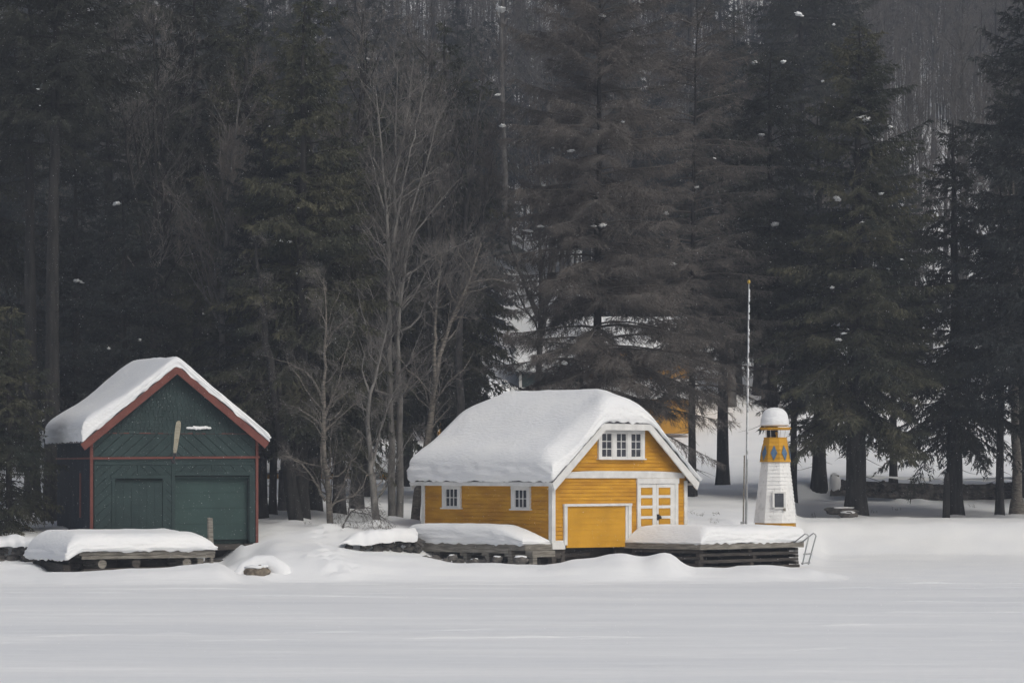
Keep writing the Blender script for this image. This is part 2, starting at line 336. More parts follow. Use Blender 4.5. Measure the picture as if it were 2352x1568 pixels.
wl = MB(); xl0 = lambda z: max(.0, rin(z+.05)); xr0 = lambda z: min(W, W-rin(z+.05))
gx0, gx1 = gx(1300)[0], gx(1436)[0]; gzt = gx(1370, 1157)[1]
# lower gable wall left of, above and right of the boat door
clap(wl, fg, lambda z: .02, lambda z: gx0-.04, .05, gzt, .147)
clap(wl, fg, lambda z: gx1+.04, lambda z: W-.02, .05, gzt, .147)
clap(wl, fg, lambda z: .02, lambda z: W-.02, gzt, ZE-.03, .147)
clap(wl, fg, lambda z: max(.02, xl0(z)), lambda z: min(W-.02, xr0(z)), ZE-.03, ZC+.02, .147)
wl.build('gable_wall', YEL, yh)
wl = MB(); clap(wl, fl, lambda z: .02, lambda z: L-.02, .0, ZE-.03, .147); wl.build('side_wall', YEL, yh)
wl = MB(); clap(wl, lambda u, d, z: (W+d, u, z), lambda z: .02, lambda z: L-.02, .0, ZE-.03, .147); wl.build('side_wall', YEL, yh)
wl = MB(); clap(wl, lambda u, d, z: (u, L+d, z), lambda z: .02, lambda z: W-.02, .0, ZE-.03, .147)
clap(wl, lambda u, d, z: (u, L+d, z), lambda z: max(.02, xl0(z)), lambda z: min(W-.02, xr0(z)), ZE-.03, ZC+.02, .147); wl.build('gable_wall', YEL, yh)
for q4 in (((-.055, .13, -.055, .0), (-.055, 0, 0, .13)), ((W-.13, W+.055, -.055, .0), (W, W+.055, 0, .13)), ((-.055, 0, L-.13, L+.055), (0, .13, L, L+.055))):
    tr = MB()
    for q in q4: tr.box(*q, -.01, ZE+.02)
    tr.build('corner_board', WHT, yh)
b0, b1, bm = gx(1300, 1097.5), gx(1576, 1097.5), gx(1425, 1080)
bb = MB(); zt0 = gx(1300, 1086)[1]; ztm = bm[1]; zb = ZE-.16
pts = [(.14, -.075, b0[1]), (W-.14, -.075, b1[1]), (W-.14, -.075, gx(1570, 1086.5)[1])]
for k in range(9, -1, -1):
    t = k/10; pts.append((.14+(W-.28)*t, -.075, zt0+(ztm-zt0)*math.sin(math.pi*t)**1.3+.02*math.sin(t*9)))
bb.slab(pts, (0, .06, 0)); bb.build('belt_board', WHT, yh)
bs = MB(); p0, p1 = gx(1269.5, 1247.7), gx(1296, 1260.5); bs.box(p0[0]-.06, p1[0], -.085, -.02, p1[1], p0[1]+.02)
q0 = gx(1273.6, 1240.8); bs.box(q0[0]-.02, gx(1293)[0], -.06, -.015, p0[1]+.022, q0[1]); bs.build('base_board', WHT, yh)
def window(fn, u0, u1, z0, z1, cols_, rows, sashes=1, parent=yh, fw=.13, mw=.028, sill=True, mull=.17, fm=WHT):
    f = MB(); d0 = .012; d1 = .105
    def bx(a, b, c, e, dd0, dd1):
        pts = [fn(a, dd0, c), fn(b, dd0, c), fn(b, dd0, e), fn(a, dd0, e)]; f.slab(pts, Vector(fn(0, dd1, 0))-Vector(fn(0, dd0, 0)))
    bx(u0, u0+fw, z0+.05, z1-fw, d0, d1); bx(u1-fw, u1, z0+.05, z1-fw, d0, d1); bx(u0, u1, z1-fw, z1, d0, d1+.012)
    if sill: bx(u0-.05, u1+.05, z0, z0+.05, d0, d1+.05)
    sw = (u1-u0-2*fw-(sashes-1)*mull)/sashes; zz0 = z0+.05; zz1 = z1-fw; st = .05
    for s in range(sashes):
        a = u0+fw+s*(sw+mull); b = a+sw
        if s: bx(a-mull, a, zz0, zz1, d0, d1-.004)
        bx(a, a+st, zz0, zz1, d0, .08); bx(b-st, b, zz0, zz1, d0, .08); bx(a+st, b-st, zz0, zz0+.07, d0, .08); bx(a+st, b-st, zz1-.035, zz1, d0, .08)
        for k in range(1, cols_): x = a+st+(b-a-2*st)*k/cols_; bx(x-mw/2, x+mw/2, zz0+.07, zz1-.035, .042, .072)
        for k in range(1, rows): z = zz0+.07+(zz1-zz0-.105)*k/rows; bx(a+st, b-st, z-mw/2, z+mw/2, .042, .0705)
    o = f.build('window', fm, parent)
    g_ = MB()
    for s in range(sashes):
        a = u0+fw+s*(sw+mull); b = a+sw; pts = [fn(a, .046, z0+.05), fn(b, .046, z0+.05), fn(b, .046, z1-fw), fn(a, .046, z1-fw)]
        g_.poly(pts)
    g_.build('pane', GLASS, o); return o
for (a, b, t, bt) in ((1018, 1060, 1112, 1168.5), (1176.5, 1219.5, 1114, 1171.5)):
    u1, z1 = lx(a, t); u0, z0 = lx(b, bt); window(fl, u0, u1, z0, z1, 3, 2, 1, fw=.15)
u0, z0 = gx(1372.5, 1055); u1, z1 = gx(1478, 985.5); window(fg, u0, u1, z0, z1, 2, 3, 3, fw=.155, mull=.19)
# boat door
gd = MB(); a0, zt = gx(1300.5, 1163); a1, zb1 = gx(1435.2, 1255); zb0 = gx(1300.5, 1257.6)[1]
gd.slab([(a0, -.05, zb0), (a1, -.05, zb1), (a1, -.05, zt), (a0, -.05, zt)], (0, .04, 0)); dob = gd.build('boat_door', YELD, yh)
sm = MB()
for k in range(1, 7): z = zb1+(zt-zb1)*k/7; sm.box(a0+.02, a1-.02, -.058, -.051, z-.006, z+.006)
sm.build('panel_seam', YELD, dob)
dc = MB(); c0, ct = gx(1293.3, 1156.8); c1, cb = gx(1447.4, 1247.7)
dc.box(c0-.02, c1+.02, -.13, -.03, zt+.01, ct); dc.box(c0, a0-.005, -.11, -.032, cb, zt+.01); dc.box(gx(1440.2)[0], c1, -.11, -.032, cb, zt+.01)
dc.box(a1+.005, gx(1440.2)[0], -.075, -.03, cb, zt+.01); dc.build('door_casing', WHT, yh)
# double door
d0_, dt = gx(1462, 1098); d1_, _ = gx(1555.8, 1098); hz = gx(1500, 1110)[1]
hc = MB(); hc.box(d0_-.03, d1_+.03, -.105, -.03, hz, dt); hc.box(d0_, gx(1468.6)[0], -.085, -.03, 0, hz); hc.box(gx(1548.8)[0], d1_, -.085, -.03, 0, hz)
hc.box(gx(1545.5)[0], gx(1548.8)[0], -.06, -.03, 0, hz); hc.build('door_casing', WHT, yh)
lv = [(gx(1468.6)[0], gx(1506.6)[0], gx(1470.8)[0], gx(1497.8)[0]), (gx(1507.2)[0], gx(1545.5)[0], gx(1511.5)[0], gx(1539)[0])]
pys = [(1119.2, 1136.4), (1143, 1160), (1166.7, 1184), (1190.4, 1207.5)]
for n_, (a, b, pa, pb) in enumerate(lv):
    m = MB(); zs = [(gx(1505, y1)[1], gx(1505, y0)[1]) for y0, y1 in pys]
    m.box(a, pa, -.062, -.03, .02, hz-.005); m.box(pb, b, -.062, -.03, .02, hz-.005)
    edges = [hz-.005]+[v for z0, z1 in zs for v in (z1, z0)]+[.02]
    for k in range(0, len(edges), 2): m.box(pa, pb, -.062, -.03, edges[k+1], edges[k])
    dr = m.build('door', WHT, yh)
    pm = MB()
    for z0, z1 in zs:
        pm.box(pa+.002, pb-.002, -.038, -.031, z0+.002, z1-.002); pm.box(pa+.05, pb-.05, -.05, -.038, z0+.05, z1-.05)
    pm.build('door_panel', YELD, dr)
    if n_ == 1: km = MB(); kx, kz = gx(1509.8, 1187); km.box(kx-.06, kx+.06, -.10, -.062, kz-.11, kz+.11); km.lump((kx+.05, -.14, kz), (.06, .05, .06)); km.build('door_handle', BLACK, dr)
# roof
yF, yB = -OV, L+OV; xl, xr = -OV, W+OV; cw = (ZC-ZE)/SL; dr_ = (ZR-ZC)/SL
rf = MB(); th = Vector((0, 0, -.07))
rf.slab([(xl, yF, ZE), (xl+cw, yF, ZC), (XCN, yF+dr_, ZR), (XCN, yB-dr_, ZR), (xl+cw, yB, ZC), (xl, yB, ZE)], th)
rf.slab([(xr, yF, ZE), (xr, yB, ZE), (xr-cw, yB, ZC), (XCN, yB-dr_, ZR), (XCN, yF+dr_, ZR), (xr-cw, yF, ZC)], th)
rf.slab([(xl+cw, yF, ZC), (xr-cw, yF, ZC), (XCN, yF+dr_, ZR)], th); rf.slab([(xl+cw, yB, ZC), (XCN, yB-dr_, ZR), (xr-cw, yB, ZC)], th)
roof = rf.build('roof', ROOFM, yh)
rk = MB(); dn = .24
for y0, y1 in ((yF-.035, yF+.03), (yB-.03, yB+.035)):
    q = (0, y1-y0, 0); e = .045
    rk.slab([(xl-.02, y0, ZE-e-.02), (xl+cw, y0, ZC-e), (xl+cw+.10, y0, ZC-e-dn), (xl+.10, y0, ZE-e-dn-.06)], q)
    rk.slab([(xr+.02, y0, ZE-e-.02), (xr-.10, y0, ZE-e-dn-.06), (xr-cw-.10, y0, ZC-e-dn), (xr-cw, y0, ZC-e)], q)
    rk.slab([(xl+cw, y0, ZC-e), (xr-cw, y0, ZC-e), (xr-cw-.10, y0, ZC-e-dn), (xl+cw+.10, y0, ZC-e-dn)], q)
rk.box(xl-.03, xl+.0, yF+.035, yB-.035, ZE-.17, ZE-.02); rk.box(xr, xr+.03, yF+.035, yB-.035, ZE-.17, ZE-.02)
# soffits
rk.slab([(xl+.02, yF+.03, ZE-.085), (xl+.02, yB-.03, ZE-.085), (-.04, yB-.03, ZE-.085+.0), (-.04, yF+.03, ZE-.085)], (0, 0, -.02))
rk.slab([(xr-.02, yF+.03, ZE-.085), (xr-.02, yB-.03, ZE-.085), (W+.05, yB-.03, ZE-.085), (W+.05, yF+.03, ZE-.085)], (0, 0, -.02))
rk.build('rake_board', WHT, yh)
def ybase(u, v):
    k = .10; zs = [ZE+SL*(u-xl), ZE+SL*(xr-u), ZC+SL*(v-yF), ZC+SL*(yB-v)]
    m = np.minimum.reduce(zs); s = sum(np.exp(-(z-m)/k) for z in zs); return m-k*np.log(s)*1.3+.04
def ythick(u, v):
    right = 1/(1+np.exp(-(u-(XCN+.6))/.5)); fr = np.exp(-((v-yF)/.75)**2)*np.exp(-((u-XCN)/1.7)**2)
    low = np.exp(-((u-xl)/1.1)**2)
    return (.60-.36*right+.26*fr+.34*low-.20*np.exp(-((u-XCN)/.9)**2)*(1-fr))*(1-.5*np.exp(-((v-yF)/.5)**2)*np.exp(-((u-xl-1.2)/1.6)**2))
snow_cap('snow_cap', roof, axis(xl-.03, xr+.03, 90, .5, 8), axis(yF-.03, yB+.03, 70, .5, 8), ybase, ythick, R=.42, e0=.72, amp=.035, seed=3, bulge=.06)
# ------------------------------------------------------------------ docks of the yellow boathouse
def dock(name, label, O, deg, lx_, ly_, z, edges=(), cat='dock', legs=(), wood=WOOD):
    t = thing(name, label, cat, (O[0], O[1], z), R_(deg)); m = MB(); n = int(lx_/.145)
    for k in range(n): m.box(k*lx_/n+.004, (k+1)*lx_/n-.004, .0, ly_, -.045, 0)
    m.build('deck_boards', wood, t)
    f = MB(); f.box(-.04, lx_+.04, -.05, 0, -.22, -.005); f.box(-.05, 0, 0, ly_, -.22, -.006); f.box(lx_, lx_+.05, 0, ly_, -.22, -.006); f.box(-.04, lx_+.04, ly_, ly_+.05, -.22, -.005)
    f.build('rim_board', wood, t, bevel=.006); return t
# walkway along the left wall : local x runs along e2 direction reversed -> use frame whose x axis follows -e2
oc = YF.O.xy-YF.ex*1.45                                        # outer corner
end = oc+YF.ey*6.8
wd = dock('walkway_dock', 'weathered wooden walkway on posts along the left wall of the yellow boathouse', end, -45, 6.8, 1.38, DZ)
m = MB(); m.box(.15, 6.0, -.09, -.052, -.34, -.14); m.build('stringer', WOODY if False else WOOD, wd, bevel=.006)
for px in (943, 1005, 1067, 1117, 1169, 1218):
    a = (px-CX)/F; s = (a*end.y-end.x)/(math.cos(R_(-45))-a*math.sin(R_(-45)))
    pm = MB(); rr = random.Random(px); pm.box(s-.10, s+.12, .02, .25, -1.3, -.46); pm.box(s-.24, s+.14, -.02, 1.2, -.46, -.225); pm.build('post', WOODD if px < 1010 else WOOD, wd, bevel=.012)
def crib(parent, lx0, lx1, ly0, ly1, z0, z1, layers, mat_=WOODD, seed=0):
    rr = random.Random(seed); h = (z1-z0)/(layers*2)
    m = MB()
    for k in range(layers*2):
        a = z0+k*h; b = a+h-.012
        if k % 2 == 0:
            for yy in (ly0, ly1-.2): m.box(lx0-rr.uniform(0, .08), lx1+rr.uniform(0, .08), yy+rr.uniform(-.02, .02), yy+.2, a, b)
        else:
            for xx in (lx0, (lx0+lx1)/2-.1+rr.uniform(-.3, .3), lx1-.2): m.box(xx, xx+.2, ly0-rr.uniform(0.0, .05), ly1, a, b)
    return m.build('crib', mat_, parent, bevel=.012)
# finger dock right of the boat door : x axis along -e2 (outwards)
st = YF.O.xy+YF.ex*(gx1+.03)
rd = dock('lighthouse_dock', 'grey plank dock on a timber crib carrying the model lighthouse and the swim ladder', (st-YF.ey*3.86), 45, 6.0, 3.84, DZ)
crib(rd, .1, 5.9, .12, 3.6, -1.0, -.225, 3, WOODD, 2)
m = MB(); m.box(2.2, 5.2, .8, 3.2, -1.0, -.45); 
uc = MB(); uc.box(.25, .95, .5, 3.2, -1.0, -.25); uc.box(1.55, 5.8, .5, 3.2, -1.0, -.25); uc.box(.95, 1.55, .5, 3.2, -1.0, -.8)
uc.build('crib_shade_block', DARK, rd)  # near-black block added to paint the shade inside the crib
# timbers under the house itself
hb = MB()
hb.box(-.02, .75, .02, .22, -.55, -.1); hb.box(-.05, .72, .05, .8, -1.0, -.72); hb.box(0, .2, .0, .2, -.9, -.4); hb.box(.5, .72, .0, .2, -.9, -.4)
hb.box(0.1, W-.1, 1.2, 1.5, -.9, -.16); hb.box(.9, 2.6, .5, .62, -.52, -.36)
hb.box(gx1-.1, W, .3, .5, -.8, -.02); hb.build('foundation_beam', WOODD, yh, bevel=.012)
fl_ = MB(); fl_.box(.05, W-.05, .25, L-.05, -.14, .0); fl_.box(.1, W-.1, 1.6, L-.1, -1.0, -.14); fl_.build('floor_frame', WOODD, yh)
def dthick1(u, v):      # walkway snow (u along, from far end to house corner)
    return .74*np.clip(1-((u-3.0)/4.9)**4, 0, 1)*np.clip((6.95-u)/1.7, .0, 1)**.45*np.clip((u+.5)/1.0, .4, 1)
snow_cap('snow_cap', wd, axis(-.5, 6.75, 50, .5, 7), axis(-.06, 1.36, 10, .5, 7), lambda u, v: 0*u+.005, dthick1, R=.5, e0=.62, amp=.03, seed=11, bulge=.05)
def dthick2(u, v):      # finger dock: v from outer end (0) to house wall (3.8); u along e1
    near = np.clip((u+.05)/.55, 0, 1)**.6
    hump = .10*np.exp(-((u-4.3)/1.0)**2-((v-1.2)/.8)**2)
    wall = np.clip((3.9-v)/.45+.62, 0, 1)
    return .62*near*wall+hump+.05*np.sin(u*1.1)
snow_cap('snow_cap', rd, axis(-.02, 6.02, 50, .5, 8), axis(-.05, 3.8, 34, .5, 8), lambda u, v: 0*u+.005, dthick2, R=.55, e0=.6, amp=.04, seed=15, bulge=.05)
# swim ladder at the right corner of the dock
ld = thing('swim_ladder', 'bent metal swim ladder hooked over the right end of the snowy dock', 'ladder', P(1848, 1250, 121.6))
O = ld.location
for pts in ([(1822.5, 1246), (1849, 1225.5), (1854.5, 1227), (1857.7, 1231.3), (1843, 1296)], [(1839.5, 1246), (1868, 1224), (1872, 1226), (1874.4, 1230), (1856.2, 1296)]):
    lm = MB(); dy = 0 if pts[0][0] < 1830 else .35
    q = [P(x, y, 121.4+dy+(.0 if i < 1 else -.3))-O for i, (x, y) in enumerate(pts)]; lm.tube(q, .027, 8); lm.build('rail', METAL, ld, True)
for py, xa_, xb_ in ((1293, 1841.5, 1860), (1272, 1846.5, 1864)):
    lm = MB(); a_, b_ = P(xa_, py, 121.1)-O, P(xb_, py-1.5, 121.45)-O; lm.tube([a_, b_], .035, 6); lm.build('step', METAL, ld, True)
# ------------------------------------------------------------------ model lighthouse
lo = P(1781, 0, 124); lo.z = DZ+.01
lh = thing('model_lighthouse', 'small white and yellow shingled model lighthouse with blue diamonds and a snow dome', 'lighthouse', lo)
def zl(py): return zpx(py, 124)-lo.z
def octa(wdt, ang0=R_(12)): r = wdt*124/F/2/math.cos(R_(9)); return [(r*math.cos(ang0+k*math.pi/4), r*math.sin(ang0+k*math.pi/4)) for k in range(8)]
def lath(mb, zb, wb, zt, wt, courses, lip=.026):
    for c in range(courses):
        f0, f1 = c/courses, (c+1)/courses; A = octa((wb+(wt-wb)*f0)+lip*2*58); B = octa(wb+(wt-wb)*f1)
        z0_, z1_ = zb+(zt-zb)*f0, zb+(zt-zb)*f1; I = octa(wb+(wt-wb)*f0-1.2)
        for k in range(8):
            k2 = (k+1) % 8; rr = random.Random(c*31+k); n = rr.choice((2, 3, 3))
            mb.poly([(*A[k], z0_), (*A[k2], z0_), (*B[k2], z1_), (*B[k], z1_)]); mb.poly([(*I[k], z0_), (*I[k2], z0_), (*A[k2], z0_), (*A[k], z0_)])
bsm = MB(); b8 = octa(97); t8 = octa(100)
bsm.slab([(*p, 0) for p in b8], (0, 0, zl(1200))); bsm.build('base', YELD, lh)
m = MB(); lath(m, zl(1200), 101, zl(1060), 66, 16); nf = len(m.f); rr = random.Random(4)
for c in range(16):
    A = octa(101-35*c/16+2.4); B = octa(101-35*(c+1)/16+.1); z0_, z1_ = zl(1200)+(zl(1060)-zl(1200))*c/16, zl(1200)+(zl(1060)-zl(1200))*(c+1)/16
    for k in range(8):
        for q in range(rr.choice((0, 1, 1))):
            t = rr.uniform(.15, .85); k2 = (k+1) % 8
            a_ = Vector((*A[k], z0_)).lerp(Vector((*A[k2], z0_)), t); b_ = Vector((*B[k], z1_)).lerp(Vector((*B[k2], z1_)), t); m.bar(a_, b_, .006, .006, (a_.x, a_.y, 0))
tw_ = m.build('tower', WHTL, lh); tw_.data.materials.append(WOOD)
for p in list(tw_.data.polygons)[nf:]: p.material_index = 1
m = MB(); lath(m, zl(1060.5), 72, zl(1006), 53, 6); m.slab([(*p, zl(1006)) for p in octa(56)], (0, 0, .03)); m.build('upper_tower', YELD, lh)
A = octa(72+1.5); B = octa(53+1.5); zb_, zt_ = zl(1060.5), zl(1006)
for k in range(8):
    k2 = (k+1) % 8; mid = lambda f, t: Vector((*A[k], zb_)).lerp(Vector((*A[k2], zb_)), t).lerp(Vector((*B[k], zt_)).lerp(Vector((*B[k2], zt_)), t), f)
    dm = MB(); nrm = (mid(.4, .5)-Vector((0, 0, mid(.4, .5).z))).normalized()*.035
    dm.slab([mid(.06, .5)+nrm*.6, mid(.38, .80)+nrm*.6, mid(.70, .5)+nrm*.6, mid(.38, .20)+nrm*.6], nrm*.5); dm.build('blue_diamond', BLUE, lh)
cg = octa(43); ct8 = octa(48)
for k in (0, 1, 3, 4, 5, 6): m = MB(); m.bar((*cg[k], zl(1006)+.03), (*ct8[k], zl(986)), .016, .016); m.build('lantern_post', WHT, lh)
m = MB(); m.tube([(0.05, 0, zl(1006)), (.05, 0, zl(999))], .03, 8); m.lump((.05, 0, zl(995)), (.06, .06, .07)); m.build('lamp', GOLD, lh, True)
m = MB(); e8 = octa(75); m.slab([(*p, zl(987)+.0) for p in octa(71)], (0, 0, .06)); m.slab([(*p, zl(985.5)+.02) for p in e8], (0, 0, .05)); lr = m.build('lantern_roof', YELD, lh)
m = MB(); nr = 26; prof = [(30, 979.5), (33, 976), (32.5, 970), (32, 964), (30.5, 958), (29, 952), (26.5, 946), (21, 940), (12, 936.5), (0.2, 935.2)]
b = 0
for i, (hw, py) in enumerate(prof):
    for k in range(nr):
        a_ = 2*math.pi*k/nr; dd = 1+.05*noise.noise(Vector((math.cos(a_)*1.5, math.sin(a_)*1.5, i*.9))); r = hw*124/F*dd*(1.02 if i % 2 else 1)
        m.v.append((r*math.cos(a_)-.03, r*math.sin(a_), zl(py)))
for i in range(len(prof)-1):
    for k in range(nr): k2 = (k+1) % nr; m.f.append((i*nr+k, i*nr+k2, (i+1)*nr+k2, (i+1)*nr+k))
m.f.append(tuple(range(nr-1, -1, -1))); so_ = m.build('snow_cap', SNOWL, lr, True); ssm = so_.modifiers.new('sub', 'SUBSURF'); ssm.levels = ssm.render_levels = 1
# tower window on the front face
A = octa(101); B = octa(66)
def tw(px, py, out):   # point on the front face plane at a picture place
    f = (zl(py)-zl(1200))/(zl(1060)-zl(1200)); r = ((101+(66-101)*f)*124/F/2)*.985
    return Vector(((px-1781)*124/F, -r*.955-out, zl(py)))
m = MB()
for (xa_, xb_, ya_, yb_) in ((1770.5, 1775, 1131, 1166), (1796, 1800.5, 1131, 1166), (1770.5, 1800.5, 1128.5, 1132), (1770.5, 1796, 1164, 1166.5)):
    m.slab([tw(xa_, yb_, .12), tw(xb_, yb_, .12), tw(xb_, ya_, .12), tw(xa_, ya_, .12)], (0, .09, 0))
wn = m.build('window', WHT, lh); m = MB(); m.slab([tw(1774.5, 1164.5, .10), tw(1796.5, 1164.5, .10), tw(1796.5, 1131.5, .10), tw(1774.5, 1131.5, .10)], (0, .05, 0)); m.build('pane', GLASS, wn)
m = MB(); m.slab([tw(1794.5, 1172.5, .115), tw(1800.5, 1172.5, .115), tw(1800.5, 1163.5, .115), tw(1794.5, 1163.5, .115)], (0, .05, 0)); m.build('latch_plate', WOOD, lh)
# ------------------------------------------------------------------ flagpole
fo = G(1713, 127.5); fpz = fo.z
fp_ = thing('flagpole', 'tall white flagpole with a gilt ball standing between yellow boathouse and lighthouse', 'flagpole', fo)
top = P(1720, 650, 127.5)-fo; m = MB(); m.tube([(0, 0, -.3), top*.27+Vector((0.01, 0, 0)), top*.6, top], [.052, .047, .037, .025], 12); m.build('pole', METAL, fp_, True)
m = MB(); m.lump(top+Vector((0, 0, .05)), (.07, .07, .08), amp=0); m.build('ball', GOLD, fp_, True)
m = MB(); m.tube([(-.12, -.03, -.3), P(1711.5, 1045, 127.5)-fo+Vector((-.03, -.03, 0))], .03, 6); m.build('halyard_post', WOOD, fp_)
m = MB(); m.box(-.22, -.06, -.09, .03, -.2, .55); m.build('cleat_board', METAL, fp_)
m = MB(); rr = random.Random(8)
for k in range(60):
    t = rr.uniform(.3, .97); q = top*t; m.lump(q+Vector((.02, -.05, 0)), (.03, .02, rr.uniform(.05, .14)), k, .3, 4)
m.build('snow_crust', SNOW, fp_, True)['kind'] = 'stuff'
# ------------------------------------------------------------------ green boathouse
GZ = 1.30; GF = Frame(((210-CX)*118/F, 118, GZ), 20)
GW, GL = 6.43, 6.2; hx = lambda px, py=1080, off=-.02: GF.hit(px, py, 'x', off)
gh = thing('green_boathouse', 'dark green boathouse with red trim, shingled gable and thick snow on its roof', 'boathouse', GF.O, GF.a)
GE = zpx(1006, 118)-GZ; gsl = .80; go = .36; GR = GE+gsl*(GW/2)
m = MB(); m.box(.03, hx(401)[0]-.0, .03, GL-.03, 0, GE); m.box(hx(401)[0], hx(573)[0], .28, GL-.03, -.1, GE); m.box(hx(573)[0], GW-.03, .03, GL-.03, -.1, GE); m.box(hx(401)[0], hx(573)[0], .03, .28, hx(480, 1095)[1], GE)
m.slab([(.03, .03, GE), (GW-.03, .03, GE), (GW/2, .03, GR-.05)], (0, GL-.06, 0)); m.build('wall_core', GREEND, gh)
m = MB(); yb_ = hx(400, 1053)[1]; rz = hx(400, 994.7)[1]
strips((.06, GW/2-.05, yb_+.03, rz), R_(42), .30, .022, fg, m, seed=1); strips((GW/2+.05, GW-.06, yb_+.03, rz), R_(-42), .30, .022, fg, m, seed=2)
cpx = hx(397.5)[0]; u_a = hx(256.6)[0]; u_b = hx(381)[0]; fz = hx(300, 1096)[1]; z2 = hx(300, 1066)[1]; mid1 = hx(318)[0]; mid2 = hx(488)[0]; rtop = hx(480, 1088)[1]
strips((.1, mid1, fz, z2), R_(42), .26, .02, fg, m, seed=3); strips((mid1, cpx, fz, z2), R_(-42), .26, .02, fg, m, seed=4)
strips((cpx, mid2, rtop, z2), R_(48), .30, .02, fg, m, seed=5); strips((mid2, GW-.06, rtop, z2), R_(-48), .30, .02, fg, m, seed=6)
strips((.1, u_a, .0, fz), R_(42), .27, .02, fg, m, seed=7); strips((u_b, cpx, .0, fz), R_(-45), .22, .02, fg, m, seed=8)
strips((.1, GW-.1, z2, yb_), 0, .3, .01, fg, m, seed=9)
m.build('front_siding', GREEN, gh)
# shingled gable
m = MB(); rr = random.Random(12); z = rz; row = 0
m.slab([(.1, -.005, rz), (GW-.1, -.005, rz), (GW/2, -.005, rz+gsl*(GW/2-.1)-(rz-GE)*1.0)], (0, .03, 0))
m.build('gable_backing', GREEND, gh); m = MB()
while z < GR:
    h = .135; half = (GR-z)/gsl; x = GW/2-half+rr.uniform(-.1, 0)
    while x < GW/2+half:
        wdt = rr.uniform(.10, .21); o_ = rr.uniform(.02, .045); dz = rr.uniform(-.02, .01)
        if abs(x+wdt/2-GW/2) < half-.02:
            m.slab([(x, -.012-o_, z+dz), (x+wdt-.016, -.012-o_, z+dz), (x+wdt-.016, -.012, z+h), (x, -.012, z+h)], (0, .012, 0))
        x += wdt
    z += h-.008; row += 1
m.build('gable_shingles', GREEN, gh)
# plain frames (posts and rails)
m = MB(); pr = .045
def fb(a, b, c, e, p=pr): m.box(a, b, -p, -.001, c, e)
fb(cpx-.06, cpx+.06, 0, yb_-.05); fb(cpx-.05, cpx+.05, yb_+.04, rz); fb(.1, GW-.08, z2-.02, z2+.09, .04); fb(u_a, u_a+.13, 0, fz-.02); fb(u_b-.13, u_b, 0, fz-.02); fb(u_a-.03, u_b+.03, fz-.04, fz+.07, .05)
fb(mid1-.04, mid1+.04, fz+.07, z2-.02, .04); fb(mid2-.035, mid2+.035, rtop+.06, z2-.02, .04); fb(cpx+.06, GW-.1, rtop-.06, rtop+.07, .05); fb(hx(573)[0], hx(586)[0], -.05, rtop-.06, .043)
m.build('frame_boards', GREEN, gh, bevel=.005)
m = MB(); a_, b_ = hx(264)[0], hx(375)[0]; zt_ = hx(300, 1105)[1]
strips((a_, b_, .0, zt_), R_(90), .30, .008, fg, m, .012, seed=15); bd = m.build('barn_door', GREEN, gh)
m = MB(); m.box(a_-.02, b_+.02, -.05, -.02, zt_-.015, zt_+.03); m.build('top_rail', GREEND, bd)
m = MB(); a_, b_ = hx(401)[0], hx(573)[0]; zb_, zt_ = hx(490, 1239)[1], hx(490, 1095)[1]
for k in range(4): h = (zt_-zb_)/4; m.box(a_, b_, .20, .245, zb_+k*h+.006, zb_+(k+1)*h-.004)
m.build('overhead_door', GREENL, gh)
m = MB(); m.box(a_-.001, a_+.03, -.001, .2, zb_-.05, zt_); m.box(b_-.03, b_, -.001, .2, zb_-.05, zt_); m.box(a_, b_, -.001, .2, zt_-.03, zt_); m.build('door_jamb', GREEN, gh)
m = MB(); m.box(-.055, .05, -.062, 0, -.02, GE); m.box(-.055, -.0, 0, .06, -.02, GE); m.build('corner_board', RED, gh); m = MB(); m.box(GW-.05, GW+.05, -.062, 0, -.12, GE); m.build('corner_board', RED, gh)
m = MB(); ybr = hx(588, 1050)[1]; m.slab([(-.07, -.07, yb_-.03), (GW+.10, -.07, ybr-.03), (GW+.10, -.07, ybr+.05), (-.07, -.07, yb_+.05)], (0, .07, 0))
m.box(-.07, -.0, 0, GL, yb_-.02, yb_+.05); m.build('belt_trim', RED, gh)
m = MB(); m.box(.09, GW-.09, -.036, -.004, rz-.02, rz+.012); m.build('shingle_ledge', RED, gh)
m = MB()
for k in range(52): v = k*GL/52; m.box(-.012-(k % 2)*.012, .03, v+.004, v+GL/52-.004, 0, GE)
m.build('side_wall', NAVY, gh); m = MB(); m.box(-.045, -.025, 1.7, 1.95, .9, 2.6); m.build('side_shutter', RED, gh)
m = MB(); m.box(GW-.03, GW+.02, .0, GL, 0, GE); m.build('side_wall', GREEN, gh)
# roof + fascia
m = MB(); ez = GE-gsl*go+.20; rzp = ez+gsl*(GW/2+go); th = Vector((0, 0, -.10))
m.slab([(-go, -go, ez), (GW/2, -go, rzp), (GW/2, GL+go, rzp), (-go, GL+go, ez)], th); m.slab([(GW+go, -go, ez), (GW+go, GL+go, ez), (GW/2, GL+go, rzp), (GW/2, -go, rzp)], th)
groof = m.build('roof', ROOFM, gh)
m = MB(); y0 = -go-.05; q = (0, .05, 0); dn = .25; ex_ = .14
m.slab([(-go-ex_, y0, ez-gsl*ex_-.03), (GW/2, y0, rzp-.02), (GW/2, y0, rzp-.02-dn*1.25), (-go-ex_+.16, y0, ez-gsl*ex_-.03-dn*.9)], q)
m.slab([(GW+go+.03, y0, ez-gsl*.03-.03), (GW+go+.03-.16, y0, ez-gsl*.03-.03-dn*.9), (GW/2, y0, rzp-.02-dn*1.25), (GW/2, y0, rzp-.02)], q)
m.build('fascia_board', RED, gh)
